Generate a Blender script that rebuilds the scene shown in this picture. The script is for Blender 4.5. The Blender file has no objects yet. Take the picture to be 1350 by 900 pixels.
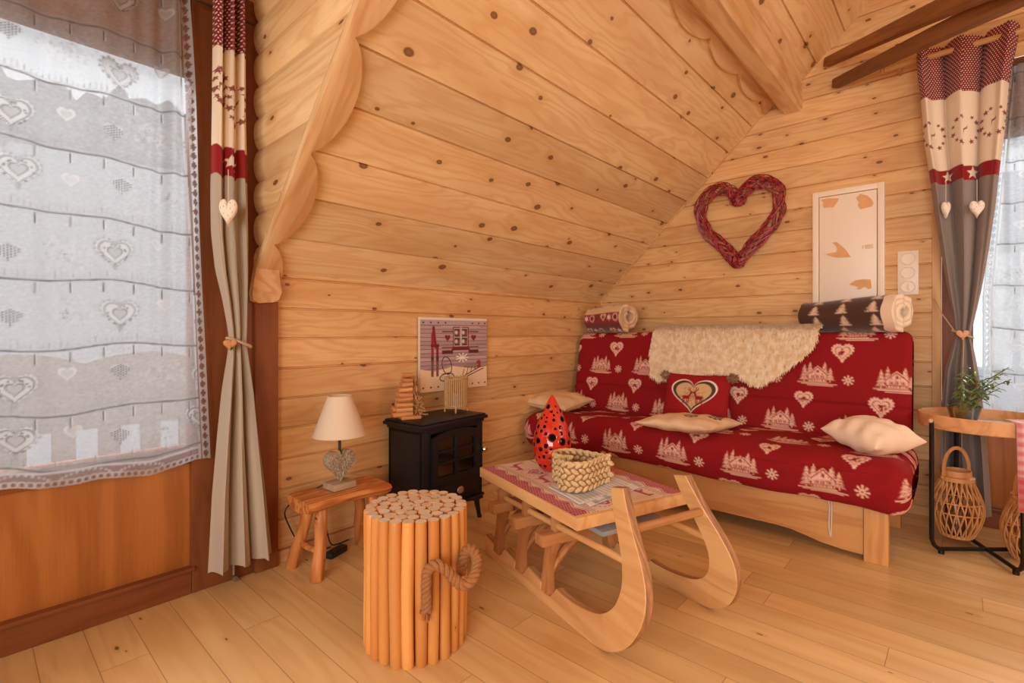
import bpy, bmesh, math, random
import numpy as np
from mathutils import Vector, Matrix, Euler, noise
R = math.radians
PI = math.pi
random.seed(7)
rng = np.random.default_rng(7)
scene = bpy.context.scene
COL = scene.collection

# ------------------------------------------------------------------ survey of the room
# X runs along the low wall towards the gable, Y towards the low wall, eye at (0, 0, 1.05)
F, CX, HY, EYE = 656.0, 675.0, 439.0, 1.05
FW = (0.7416, 0.6710)
RT = (0.6710, -0.7416)
def ray(x, y):
    u = (x - CX) / F
    return Vector((FW[0] + u * RT[0], FW[1] + u * RT[1], (HY - y) / F))
EY = Vector((0, 0, EYE))
def on_z(x, y, z=0.0):
    r = ray(x, y); return EY + r * ((z - EYE) / r.z)
def on_x(x, y, X):
    r = ray(x, y); return EY + r * (X / r.x)
def on_y(x, y, Y):
    r = ray(x, y); return EY + r * (Y / r.y)
def on_d(x, y, d):
    return EY + ray(x, y) * d

XG = 3.72          # gable wall
YK = 2.32          # low wall and window wall
ZK = 1.325         # where the sloped ceiling starts
SL = 0.956         # rise of the slope
KS = math.hypot(1, SL)
XC = 0.857         # dormer cheek
def slope_z(y): return ZK + SL * (YK - y)

# ------------------------------------------------------------------ objects
WM = {}
def tag(o, label=None, cat=None, group=None, kind=None):
    if label: o['label'] = label
    if cat: o['category'] = cat
    if group: o['group'] = group
    if kind: o['kind'] = kind
    return o
def thing(name, label, cat, loc=(0, 0, 0), rotz=0.0, group=None, rot=None):
    o = bpy.data.objects.new(name, None); COL.objects.link(o)
    o.empty_display_size = 0.1
    o.location = loc
    o.rotation_euler = rot if rot else (0, 0, rotz)
    WM[o.name] = Matrix.Translation(Vector(loc)) @ Euler(o.rotation_euler).to_matrix().to_4x4()
    tag(o, label, cat, group)
    return o
def link_mesh(name, me, mats, parent=None, world=True, mw=None, sharp=35, smooth=True):
    for m in (mats if isinstance(mats, (list, tuple)) else [mats]): me.materials.append(m)
    o = bpy.data.objects.new(name, me); COL.objects.link(o)
    pw = Matrix.Identity(4)
    if parent is not None:
        o.parent = parent; pw = WM[parent.name]
        if world: me.transform(pw.inverted())
    if mw is not None:
        o.matrix_world = mw
        pw = mw.copy()
    WM[o.name] = pw.copy()
    if smooth and len(me.polygons):
        me.polygons.foreach_set('use_smooth', np.ones(len(me.polygons), dtype=bool))
        if sharp: me.set_sharp_from_angle(angle=R(sharp))
    me.update()
    return o

class MB:
    """collects geometry, build() links it as one mesh object"""
    def __init__(self): self.bm = bmesh.new(); self.mi = 0
    def _faces(self, fs):
        for f in fs: f.material_index = self.mi
    def box(self, x0, x1, y0, y1, z0, z1, bev=0.0, M=None, seg=2):
        r = bmesh.ops.create_cube(self.bm, size=1.0)
        vs = r['verts']
        for v in vs:
            v.co = Vector((x0 + (v.co.x + .5) * (x1 - x0), y0 + (v.co.y + .5) * (y1 - y0), z0 + (v.co.z + .5) * (z1 - z0)))
        fs = list({f for v in vs for f in v.link_faces})
        if bev:
            es = list({e for v in vs for e in v.link_edges})
            rr = bmesh.ops.bevel(self.bm, geom=es, offset=bev, segments=seg, affect='EDGES', profile=.6)
            fs = list(set(rr['faces']) | {f for f in fs if f.is_valid})
            vs = list({v for f in fs for v in f.verts})
        if M is not None:
            for v in vs: v.co = M @ v.co
        self._faces(fs)
        return vs
    def prism(self, pts, fa, fb, M=None, bev=0.0):
        """pts: 2D outline; fa/fb map (u, v) to the two end points"""
        a = [self.bm.verts.new(fa(*p)) for p in pts]; b = [self.bm.verts.new(fb(*p)) for p in pts]
        n = len(pts)
        fs = [self.bm.faces.new(list(reversed(a))), self.bm.faces.new(b)]
        for i in range(n):
            fs.append(self.bm.faces.new((a[i], a[(i + 1) % n], b[(i + 1) % n], b[i])))
        bmesh.ops.recalc_face_normals(self.bm, faces=fs)
        if bev:
            es = [e for f in fs[:2] for e in f.edges]
            rr = bmesh.ops.bevel(self.bm, geom=es, offset=bev, segments=2, affect='EDGES', profile=.6)
            fs = [f for f in fs if f.is_valid] + rr['faces']
        if M is not None:
            for v in {v for f in fs for v in f.verts}: v.co = M @ v.co
        self._faces(fs)
    def tube(self, pts, rad, seg=8, closed=False, cap=True, flat=1.0, up=None):
        pts = [Vector(p) for p in pts]; n = len(pts)
        rads = rad if isinstance(rad, (list, tuple)) else [rad] * n
        rings = []; prev = None
        for i, p in enumerate(pts):
            if closed: t = pts[(i + 1) % n] - pts[i - 1]
            else: t = pts[min(i + 1, n - 1)] - pts[max(i - 1, 0)]
            if t.length < 1e-9: t = Vector((0, 0, 1))
            t.normalize()
            if prev is None:
                a = Vector(up) if up else (Vector((0, 0, 1)) if abs(t.z) < .9 else Vector((1, 0, 0)))
            else: a = prev
            a = a - t * a.dot(t)
            if a.length < 1e-6: a = t.orthogonal()
            a.normalize(); prev = a; b = t.cross(a)
            rings.append([self.bm.verts.new(p + (a * math.cos(2 * PI * k / seg) + b * math.sin(2 * PI * k / seg) * flat) * rads[i]) for k in range(seg)])
        fs = []
        for i in range(n if closed else n - 1):
            r0, r1 = rings[i], rings[(i + 1) % n]
            for k in range(seg):
                fs.append(self.bm.faces.new((r0[k], r0[(k + 1) % seg], r1[(k + 1) % seg], r1[k])))
        if cap and not closed:
            fs.append(self.bm.faces.new(list(reversed(rings[0])))); fs.append(self.bm.faces.new(rings[-1]))
        self._faces(fs)
        return fs
    def lathe(self, prof, c=(0, 0, 0), seg=32, M=None, sx=1.0, sy=1.0):
        c = Vector(c); rings = []; fs = []
        for r, z in prof:
            if r < 1e-5: rings.append([self.bm.verts.new(c + Vector((0, 0, z)))])
            else: rings.append([self.bm.verts.new(c + Vector((r * sx * math.cos(2 * PI * k / seg), r * sy * math.sin(2 * PI * k / seg), z))) for k in range(seg)])
        for a, b in zip(rings, rings[1:]):
            for k in range(seg):
                k2 = (k + 1) % seg
                if len(a) == 1 and len(b) == 1: continue
                if len(a) == 1: fs.append(self.bm.faces.new((a[0], b[k2], b[k])))
                elif len(b) == 1: fs.append(self.bm.faces.new((a[k], a[k2], b[0])))
                else: fs.append(self.bm.faces.new((a[k], a[k2], b[k2], b[k])))
        if M is not None:
            for v in {v for f in fs for v in f.verts}: v.co = M @ v.co
        self._faces(fs)
        return fs
    def ball(self, c, r, M=None, seg=16):
        rx, ry, rz = r if isinstance(r, (tuple, list)) else (r, r, r)
        rr = bmesh.ops.create_uvsphere(self.bm, u_segments=seg, v_segments=max(6, seg // 2), radius=1.0)
        for v in rr['verts']:
            co = Vector((v.co.x * rx, v.co.y * ry, v.co.z * rz))
            v.co = (M @ co if M is not None else co) + Vector(c)
        self._faces({f for v in rr['verts'] for f in v.link_faces})
    def build(self, name, mats, parent=None, world=True, mw=None, sharp=35, smooth=True, recalc=False):
        if recalc: bmesh.ops.recalc_face_normals(self.bm, faces=self.bm.faces)
        me = bpy.data.meshes.new(name); self.bm.to_mesh(me); self.bm.free()
        return link_mesh(name, me, mats, parent, world, mw, sharp, smooth)

def arr_mesh(name, V, Q, mats, parent=None, world=True, mw=None, col=None, sharp=None):
    """V (n,3), Q list/array of quads; col (n,4) point colours"""
    me = bpy.data.meshes.new(name)
    Q = np.asarray(Q, dtype=np.int32)
    me.vertices.add(len(V)); me.vertices.foreach_set('co', np.asarray(V, dtype=np.float32).ravel())
    k = Q.shape[1]
    me.loops.add(Q.size); me.loops.foreach_set('vertex_index', Q.ravel())
    me.polygons.add(len(Q))
    me.polygons.foreach_set('loop_start', np.arange(0, Q.size, k, dtype=np.int32))
    me.polygons.foreach_set('loop_total', np.full(len(Q), k, dtype=np.int32))
    me.update(calc_edges=True)
    if col is not None:
        a = me.color_attributes.new('Col', 'FLOAT_COLOR', 'POINT')
        c = np.ones((len(V), 4), dtype=np.float32); c[:, :col.shape[1]] = col
        a.data.foreach_set('color', c.ravel())
    me.validate()
    return link_mesh(name, me, mats, parent, world, mw, sharp, True)
def grid_quads(nu, nv, wrap_u=False, wrap_v=False, base=0):
    iu = np.arange(nu if wrap_u else nu - 1); iv = np.arange(nv if wrap_v else nv - 1)
    a, b = np.meshgrid(iu, iv, indexing='ij'); a2 = (a + 1) % nu; b2 = (b + 1) % nv
    return np.stack([a * nv + b, a2 * nv + b, a2 * nv + b2, a * nv + b2], -1).reshape(-1, 4) + base

# ------------------------------------------------------------------ flat pattern canvas (woven / printed patterns become point colours)
class Canvas:
    def __init__(s, w, h, res, bg):
        s.w, s.h, s.res = w, h, res
        s.nx, s.ny = int(round(w / res)) + 1, int(round(h / res)) + 1
        s.a = np.empty((s.ny, s.nx, len(bg)), dtype=np.float32); s.a[:] = bg
    def _win(s, x0, x1, y0, y1):
        i0, i1 = max(0, int(x0 / s.res) - 1), min(s.nx, int(x1 / s.res) + 3)
        j0, j1 = max(0, int(y0 / s.res) - 1), min(s.ny, int(y1 / s.res) + 3)
        if i0 >= i1 or j0 >= j1: return None
        X, Y = np.meshgrid(np.arange(i0, i1) * s.res, np.arange(j0, j1) * s.res)
        return (i0, i1, j0, j1), X, Y
    def _put(s, win, d, col, al=1.0):
        i0, i1, j0, j1 = win
        m = np.clip(0.5 - d / s.res, 0, 1)[..., None] * al
        t = s.a[j0:j1, i0:i1]
        t[:] = t * (1 - m) + np.asarray(col, dtype=np.float32) * m
    def disc(s, x, y, r, col, al=1.0, ry=None):
        ry = ry or r
        w = s._win(x - r, x + r, y - ry, y + ry)
        if w: s._put(w[0], (np.hypot((w[1] - x) / r, (w[2] - y) / ry) - 1) * min(r, ry), col, al)
    def ring(s, x, y, r, t, col, al=1.0):
        w = s._win(x - r - t, x + r + t, y - r - t, y + r + t)
        if w: s._put(w[0], np.abs(np.hypot(w[1] - x, w[2] - y) - r) - t / 2, col, al)
    def line(s, x0, y0, x1, y1, t, col, al=1.0):
        w = s._win(min(x0, x1) - t, max(x0, x1) + t, min(y0, y1) - t, max(y0, y1) + t)
        if not w: return
        dx, dy = x1 - x0, y1 - y0; L = dx * dx + dy * dy + 1e-12
        k = np.clip(((w[1] - x0) * dx + (w[2] - y0) * dy) / L, 0, 1)
        s._put(w[0], np.hypot(w[1] - x0 - k * dx, w[2] - y0 - k * dy) - t / 2, col, al)
    def path(s, pts, t, col, al=1.0):
        for a, b in zip(pts, pts[1:]): s.line(*a, *b, t, col, al)
    def poly(s, pts, col, al=1.0):
        p = np.asarray(pts, dtype=np.float64)
        w = s._win(p[:, 0].min(), p[:, 0].max(), p[:, 1].min(), p[:, 1].max())
        if not w: return
        X, Y = w[1], w[2]; ins = np.zeros(X.shape, bool); d = np.full(X.shape, 1e9)
        n = len(p)
        for i in range(n):
            x0, y0 = p[i]; x1, y1 = p[(i + 1) % n]
            if y0 != y1:
                c = ((y0 > Y) != (y1 > Y)) & (X < (x1 - x0) * (Y - y0) / (y1 - y0) + x0); ins ^= c
            dx, dy = x1 - x0, y1 - y0; L = dx * dx + dy * dy + 1e-12
            k = np.clip(((X - x0) * dx + (Y - y0) * dy) / L, 0, 1)
            d = np.minimum(d, np.hypot(X - x0 - k * dx, Y - y0 - k * dy))
        s._put(w[0], np.where(ins, -d, d), col, al)
    def rect(s, x0, x1, y0, y1, col, al=1.0):
        w = s._win(x0, x1, y0, y1)
        if w: s._put(w[0], np.maximum(np.abs(w[1] - (x0 + x1) / 2) - (x1 - x0) / 2, np.abs(w[2] - (y0 + y1) / 2) - (y1 - y0) / 2), col, al)
    def heart(s, x, y, sz, col, al=1.0, rot=0.0): s.poly(heart2d(x, y, sz, rot), col, al)
    def star(s, x, y, r, col, al=1.0, n=5, k=.42, rot=0.0):
        s.poly([(x + (r if i % 2 == 0 else r * k) * math.sin(rot + PI * i / n), y + (r if i % 2 == 0 else r * k) * math.cos(rot + PI * i / n)) for i in range(2 * n)], col, al)
    def at(s, x, y):
        fx = np.clip(np.asarray(x) / s.res, 0, s.nx - 1.001); fy = np.clip(np.asarray(y) / s.res, 0, s.ny - 1.001)
        i, j = fx.astype(int), fy.astype(int); u, v = (fx - i)[..., None], (fy - j)[..., None]
        a = s.a
        return (a[j, i] * (1 - u) + a[j, i + 1] * u) * (1 - v) + (a[j + 1, i] * (1 - u) + a[j + 1, i + 1] * u) * v
def heart2d(x, y, sz, rot=0.0, n=36):
    """outline of a heart about sz wide and high, centred at x, y"""
    out = []
    for i in range(n):
        t = 2 * PI * i / n
        hx = 16 * math.sin(t) ** 3; hy = 13 * math.cos(t) - 5 * math.cos(2 * t) - 2 * math.cos(3 * t) - math.cos(4 * t) + 2.5
        hx, hy = hx / 33 * sz, hy / 31 * sz
        out.append((x + hx * math.cos(rot) - hy * math.sin(rot), y + hx * math.sin(rot) + hy * math.cos(rot)))
    return out

# ------------------------------------------------------------------ materials
MATS = {}
def srgb(r, g, b):
    f = lambda c: (c / 255 / 12.92) if c / 255 <= .04045 else ((c / 255 + .055) / 1.055) ** 2.4
    return (f(r), f(g), f(b))
class NT:
    def __init__(s, name):
        s.m = bpy.data.materials.new(name); s.m.use_nodes = True
        s.t = s.m.node_tree; s.t.nodes.clear()
        s.out = s.t.nodes.new('ShaderNodeOutputMaterial')
    def n(s, typ, **k):
        nd = s.t.nodes.new('ShaderNode' + typ)
        for a, b in k.items(): setattr(nd, a, b)
        return nd
    def l(s, a, b): s.t.links.new(a, b)
    def put(s, sock, v):
        if hasattr(v, 'is_output'): s.l(v, sock)
        else: sock.default_value = v
    def math(s, op, a, b=0.0, c=None, clamp=False):
        nd = s.n('Math', operation=op); nd.use_clamp = clamp
        s.put(nd.inputs[0], a); s.put(nd.inputs[1], b)
        if c is not None: s.put(nd.inputs[2], c)
        return nd.outputs[0]
    def mix(s, f, a, b, mode='MIX'):
        nd = s.n('Mix', data_type='RGBA', blend_type=mode)
        s.put(nd.inputs[0], f)
        for i, v in ((6, a), (7, b)):
            s.put(nd.inputs[i], v if hasattr(v, 'is_output') else (*v[:3], 1.0))
        return nd.outputs[2]
    def xyz(s, x, y, z):
        nd = s.n('CombineXYZ'); s.put(nd.inputs[0], x); s.put(nd.inputs[1], y); s.put(nd.inputs[2], z); return nd.outputs[0]
    def noise(s, vec, scale=1.0, detail=2.0, rough=.5, dist=0.0):
        nd = s.n('TexNoise'); s.l(vec, nd.inputs['Vector'])
        nd.inputs['Scale'].default_value = scale; nd.inputs['Detail'].default_value = detail
        nd.inputs['Roughness'].default_value = rough; nd.inputs['Distortion'].default_value = dist
        return nd.outputs['Fac']
    def ramp(s, v, lo, hi):
        nd = s.n('MapRange', interpolation_type='SMOOTHSTEP'); s.put(nd.inputs[0], v)
        nd.inputs[1].default_value = lo; nd.inputs[2].default_value = hi
        return nd.outputs[0]
    def bsdf(s, col=(.5, .5, .5), rough=.5, **k):
        b = s.n('BsdfPrincipled'); s.put(b.inputs['Base Color'], col if hasattr(col, 'is_output') else (*col[:3], 1.0))
        s.put(b.inputs['Roughness'], rough)
        for a, v in k.items(): s.put(b.inputs[a.replace('_', ' ')], v)
        s.l(b.outputs[0], s.out.inputs[0]); return b
    def bump(s, b, h, strength=.2, dist=.01):
        nd = s.n('Bump'); s.l(h, nd.inputs['Height']); nd.inputs['Strength'].default_value = strength; nd.inputs['Distance'].default_value = dist
        s.l(nd.outputs[0], b.inputs['Normal'])
    def obj(s):
        return s.n('TexCoord').outputs['Object']

def wood(name, light, mid, dark, axis='X', pitch=0.0, off=0.0, length=0.0, rough=.5, knot=.5, ksz=1.0, var=.12, ring=1.0, fiber=.45, rs=.55, bump=.25, gap=0.0, coat=0.0, kx=2.6, ky=4.5, spec=.4):
    if name in MATS: return MATS[name]
    T = NT(name); sep = T.n('SeparateXYZ'); T.l(T.obj(), sep.inputs[0])
    o = sep.outputs; g, c, d = {'X': (o[0], o[1], o[2]), 'Y': (o[1], o[0], o[2]), 'Z': (o[2], o[0], o[1])}[axis]
    oi = T.n('ObjectInfo').outputs['Random']
    if pitch:
        idx = T.math('FLOOR', T.math('DIVIDE', T.math('SUBTRACT', c, off), pitch))
        w1 = T.n('TexWhiteNoise', noise_dimensions='1D'); T.l(idx, w1.inputs['W'])
        rnd = w1.outputs['Value']
        g2 = T.math('ADD', g, T.math('MULTIPLY', rnd, 23.7))
        if length:
            jn = T.math('FLOOR', T.math('DIVIDE', g2, length))
            w2 = T.n('TexWhiteNoise', noise_dimensions='2D'); T.l(T.xyz(idx, jn, 0.0), w2.inputs['Vector'])
            rnd = w2.outputs['Value']; gj = g2
            g2 = T.math('ADD', g2, T.math('MULTIPLY', rnd, 11.3))
    else:
        rnd = oi; g2 = T.math('ADD', g, T.math('MULTIPLY', oi, 13.1))
    c2 = T.math('ADD', c, T.math('MULTIPLY', rnd, 7.7))
    vo = T.n('TexVoronoi', voronoi_dimensions='2D'); vo.inputs['Scale'].default_value = 1.0
    T.l(T.xyz(T.math('MULTIPLY', g2, kx), T.math('MULTIPLY', c2, ky), 0.0), vo.inputs['Vector'])
    kd = vo.outputs['Distance']; sc = T.n('SeparateColor'); T.l(vo.outputs['Color'], sc.inputs[0])
    on = T.math('LESS_THAN', sc.outputs[0], knot)
    # wobble so that no two knots have one outline
    wob = T.noise(T.xyz(T.math('MULTIPLY', g2, 30.0), T.math('MULTIPLY', c2, 40.0), d), 1.0, 2.0)
    ks = T.math('MULTIPLY', T.math('ADD', T.math('MULTIPLY', sc.outputs[1], .75), .4), .075 * ksz)
    kr = T.math('DIVIDE', T.math('ADD', kd, T.math('MULTIPLY', T.math('SUBTRACT', wob, .5), .03)), ks)
    kn = T.math('MULTIPLY', T.ramp(kr, 1.15, .7), on)
    halo = T.math('MULTIPLY', T.ramp(kr, 4.5, .9), on)
    n1 = T.noise(T.xyz(T.math('MULTIPLY', g2, .9), T.math('MULTIPLY', c2, 6.0), T.math('MULTIPLY', d, 6.0)), 1.0, 3.0, .55, .4)
    ph = T.math('ADD', T.math('MULTIPLY', n1, 34.0 * ring), T.math('ADD', T.math('MULTIPLY', c2, 60.0 * ring), T.math('MULTIPLY', halo, 2.6)))
    rg = T.math('MULTIPLY', T.math('ADD', T.math('SINE', ph), 1.0), .5)
    rg = T.math('POWER', rg, 1.7)
    fb = T.noise(T.xyz(T.math('MULTIPLY', g2, 6.0), T.math('MULTIPLY', c2, 190.0), T.math('MULTIPLY', d, 190.0)), 1.0, 2.0)
    lo = T.noise(T.xyz(T.math('MULTIPLY', g2, 1.1), T.math('MULTIPLY', c2, 5.0), d), 1.0, 1.0)
    f = T.math('ADD', T.math('MULTIPLY', rg, rs), T.math('MULTIPLY', T.math('SUBTRACT', fb, .35), fiber), clamp=True)
    col = T.mix(f, light, mid)
    col = T.mix(T.math('MULTIPLY', T.ramp(lo, .38, .7), .5), col, mid)
    col = T.mix(T.math('MULTIPLY', halo, .45), col, mid)
    kcol = T.mix(T.ramp(kr, .2, .9), tuple(x * .8 + y * .2 for x, y in zip(dark, mid)), dark)
    col = T.mix(T.math('MULTIPLY', kn, .9), col, kcol)
    hs = T.n('HueSaturation'); T.l(col, hs.inputs['Color'])
    T.l(T.math('ADD', T.math('MULTIPLY', T.math('SUBTRACT', rnd, .5), 2 * var), 1.0), hs.inputs['Value'])
    T.l(T.math('ADD', T.math('MULTIPLY', T.math('SUBTRACT', sc.outputs[2], .5), .0), .5), hs.inputs['Hue'])
    col = hs.outputs['Color']
    h = T.math('ADD', T.math('MULTIPLY', fb, .5), T.math('MULTIPLY', rg, .3))
    if gap:
        fr = T.math('FRACT', T.math('DIVIDE', T.math('SUBTRACT', c, off), pitch))
        e = T.math('MULTIPLY', T.math('MINIMUM', fr, T.math('SUBTRACT', 1.0, fr)), pitch)
        if length:
            fj = T.math('FRACT', T.math('DIVIDE', gj, length))
            e = T.math('MINIMUM', e, T.math('MULTIPLY', T.math('MINIMUM', fj, T.math('SUBTRACT', 1.0, fj)), length))
        gm = T.ramp(e, gap, gap * .3)
        col = T.mix(T.math('MULTIPLY', gm, .6), col, dark)
        h = T.math('SUBTRACT', h, T.math('MULTIPLY', gm, 2.0))
    b = T.bsdf(col, rough, Specular_IOR_Level=spec)
    if coat: b.inputs['Coat Weight'].default_value = coat; b.inputs['Coat Roughness'].default_value = .22
    T.bump(b, h, bump, .004)
    MATS[name] = T.m; return T.m

def plain(name, col, rough=.5, metal=0.0, bump=0.0, bscale=200.0, vary=0.0, vscale=20.0, **k):
    if name in MATS: return MATS[name]
    T = NT(name)
    c = col
    if vary:
        nz = T.noise(T.obj(), vscale, 3.0)
        c = T.mix(nz, tuple(x * (1 - vary) for x in col), tuple(min(1, x * (1 + vary)) for x in col))
    b = T.bsdf(c, rough, Metallic=metal, **k)
    if bump: T.bump(b, T.noise(T.obj(), bscale, 3.0), bump, .003)
    MATS[name] = T.m; return T.m
def printed(name, rough=.85, bump=.15, bscale=700.0, sheen=.15, spec=.25, trans=0.0):
    if name in MATS: return MATS[name]
    T = NT(name); at = T.n('Attribute'); at.attribute_name = 'Col'
    b = T.bsdf(at.outputs['Color'], rough, Sheen_Weight=sheen, Specular_IOR_Level=spec)
    T.bump(b, T.noise(T.obj(), bscale, 2.0), bump, .001)
    if trans:
        tr = T.n('BsdfTranslucent'); T.l(at.outputs['Color'], tr.inputs[0])
        mx = T.n('MixShader'); mx.inputs[0].default_value = trans
        T.l(b.outputs[0], mx.inputs[1]); T.l(tr.outputs[0], mx.inputs[2]); T.l(mx.outputs[0], T.out.inputs[0])
    MATS[name] = T.m; return T.m
def lace_mat():
    T = NT('lace_net'); at = T.n('Attribute'); at.attribute_name = 'Col'
    se = T.n('SeparateColor'); T.l(at.outputs['Color'], se.inputs[0])
    sh = T.n('Mix', data_type='RGBA'); T.l(se.outputs[1], sh.inputs[0]); sh.inputs[6].default_value = (0, 0, 0, 1); sh.inputs[7].default_value = (.62, .64, .65, 1)
    df = T.n('BsdfDiffuse'); T.l(sh.outputs[2], df.inputs[0])
    tl = T.n('BsdfTranslucent'); T.l(sh.outputs[2], tl.inputs[0])
    m1 = T.n('MixShader'); m1.inputs[0].default_value = .6
    T.l(df.outputs[0], m1.inputs[1]); T.l(tl.outputs[0], m1.inputs[2])
    tp = T.n('BsdfTransparent'); m2 = T.n('MixShader')
    T.l(se.outputs[0], m2.inputs[0]); T.l(tp.outputs[0], m2.inputs[1]); T.l(m1.outputs[0], m2.inputs[2])
    T.l(m2.outputs[0], T.out.inputs[0]); return T.m
def glass_mat(name, tint=(1, 1, 1), refl=.08):
    T = NT(name); tp = T.n('BsdfTransparent'); tp.inputs[0].default_value = (*tint, 1)
    gl = T.n('BsdfGlossy'); gl.inputs['Roughness'].default_value = .03
    fr = T.n('Fresnel'); fr.inputs[0].default_value = 1.45
    mx = T.n('MixShader'); T.l(T.math('ADD', T.math('MULTIPLY', fr.outputs[0], .8), refl * .2), mx.inputs[0])
    T.l(tp.outputs[0], mx.inputs[1]); T.l(gl.outputs[0], mx.inputs[2]); T.l(mx.outputs[0], T.out.inputs[0])
    return T.m

# ================================================================== the room
PL, PM, PD = srgb(226, 183, 125), srgb(198, 141, 84), srgb(92, 50, 22)
M_GABLE = wood('pine_gable', PL, PM, PD, 'X', pitch=.1413, off=.0363, knot=.5, ksz=.95, var=.10, kx=4.6, ky=9.0, rs=.42, ring=1.9)
M_KNEE = wood('pine_low_wall', PL, PM, PD, 'X', pitch=.1385, off=.0565, knot=.48, ksz=1.0, var=.10, kx=4.2, ky=8.0, rs=.42, ring=1.9)
M_CEIL = wood('pine_ceiling', srgb(236, 204, 152), srgb(211, 162, 106), srgb(104, 58, 26), 'X', pitch=.2135, off=-.013, knot=.55, ksz=1.25, var=.10, kx=3.8, ky=5.6, rs=.42, ring=1.6)
M_LOG = wood('pine_log_siding', srgb(236, 200, 146), PM, PD, 'X', pitch=.141, off=.022, rs=.35, ring=1.3, knot=.35, ksz=1.0, var=.10, kx=3.4, ky=7.0)
M_TRIM = wood('pine_trim', PL, PM, PD, 'X', knot=.25, ksz=.7, var=.05, kx=3.0, ky=8.0)
M_BEAM = wood('pine_beam', srgb(234, 198, 148), PM, PD, 'X', knot=.15, ksz=.7, var=.04, kx=2.5, ky=5.0)
M_POST = wood('brown_post', srgb(150, 88, 48), srgb(120, 64, 32), srgb(60, 28, 12), 'Z', knot=.2, var=.03)
M_FLOOR = wood('floor_boards', srgb(226, 190, 130), srgb(202, 156, 98), srgb(92, 52, 24), 'Y', pitch=.128, off=.03, length=1.35, knot=.16, ksz=.55, var=.10, rough=.32, rs=.4, gap=.0018, ring=.8, coat=.25, bump=.06, kx=3.0, ky=8.0)
M_FRAME = wood('dark_window_wood', srgb(136, 78, 42), srgb(112, 60, 30), srgb(44, 20, 8), 'X', knot=.0, var=.04, rough=.4, fiber=.4)
M_FRAMEV = wood('dark_window_wood_upright', srgb(136, 78, 42), srgb(112, 60, 30), srgb(44, 20, 8), 'Y', knot=.0, var=.04, rough=.4, fiber=.4)
M_PANEL = wood('oak_window_panel', srgb(186, 118, 58), srgb(152, 88, 38), srgb(70, 34, 12), 'Y', knot=.0, var=.05, rough=.38, ring=.7, fiber=.5)
M_GLASS = glass_mat('window_glass')

def mat_axes(o, x, y, z):
    m = Matrix.Identity(4)
    for i, v in enumerate((x, y, z)):
        for j in range(3): m[j][i] = v[j]
    for j in range(3): m[j][3] = o[j]
    return m
def panelling(name, mat, mw, pieces, groove=.006, dep=.011, bulge=0.0):
    """horizontal boards with V joints: pieces = (ylo, yhi, xl(y), xr(y), pitch, off)"""
    bm = bmesh.new()
    for ylo, yhi, xl, xr, pitch, off in pieces:
        rows = []
        k0 = math.floor((ylo - off) / pitch)
        for k in range(k0, math.ceil((yhi - off) / pitch) + 1):
            s = off + k * pitch
            if bulge:
                for i in range(10):
                    q = i / 10; rows.append((s + q * pitch, bulge * (math.sin(PI * q) ** .55)))
            else:
                rows += [(s - groove, 0), (s - groove * .3, -dep), (s + groove * .3, -dep), (s + groove, 0), (s + pitch * .5, 0)]
        rows = [r for r in rows if ylo < r[0] < yhi]
        rows = [(ylo, rows[0][1] if rows else 0)] + rows + [(yhi, rows[-1][1] if rows else 0)]
        prev = None
        for y, z in rows:
            a, b = xl(y), max(xl(y), xr(y))
            cur = [bm.verts.new((a + (b - a) * i / 4, y, z)) for i in range(5)]
            if prev:
                for i in range(4):
                    bm.faces.new((prev[i], prev[i + 1], cur[i + 1], cur[i]))
            prev = cur
    me = bpy.data.meshes.new(name); bm.to_mesh(me); bm.free()
    o = link_mesh(name, me, mat, None, mw=mw, sharp=30)
    return tag(o, kind='structure')
def K(v): return lambda y: v

# floor
fl = MB(); fl.box(-2.25, XG + .05, -3.05, YK + .08, -.06, 0.0)
tag(fl.build('floor', M_FLOOR), kind='structure')

# low wall under the slope (behind stove and stool), from the post to the gable
panelling('wall_left', M_KNEE, mat_axes((0, YK, 0), (1, 0, 0), (0, 0, 1), (0, -1, 0)),
          [(0, ZK + .05, K(.90), K(XG + .06), .1385, .0565)])
# gable wall: local x = -Y
GM = mat_axes((XG, 0, 0), (0, -1, 0), (0, 0, 1), (-1, 0, 0))
W2L, W2R, W2T = -.125, 1.25, 2.50
RIDGE = -.40
def gl(z): return .03 * (z > ZK) * 0 + max(-YK - .05, -(YK - max(0, z - ZK) / SL))
zr = slope_z(RIDGE)
panelling('wall_back', M_GABLE, GM,
          [(0, W2T, gl, K(W2L), .1413, .0363), (0, W2T, K(W2R), lambda z: 3.05 if z < 1.36 else 3.05 - (z - 1.36) / SL, .1413, .0363),
           (W2T, zr, gl, lambda z: max(gl(z), 3.05 - (z - 1.36) / SL), .1413, .0363)])
# sloped ceiling: local x along X, y up the slope
ez = Vector((0, -SL, -1)) / KS
CM = mat_axes((0, YK, ZK), (1, 0, 0), (0, -1 / KS, SL / KS), tuple(ez))
tB = (YK - .90) * KS
tD = (YK - 1.0) * KS
panelling('ceiling_slope', M_CEIL, CM, [(-.05, tB, K(XC), K(XG + .06), .2135, -.013), (tD, tB, K(-2.25), K(XC), .2135, -.013)], groove=.005, dep=.013)
# boards above the purlin sit a little lower
CM2 = CM.copy()
for j in range(3): CM2[j][3] += ez[j] * .058
panelling('ceiling_upper', M_CEIL, CM2, [((YK - .83) * KS, (YK - RIDGE) * KS, K(-2.25), K(XG + .02), .2135, .05)], groove=.005, dep=.013)
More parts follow.
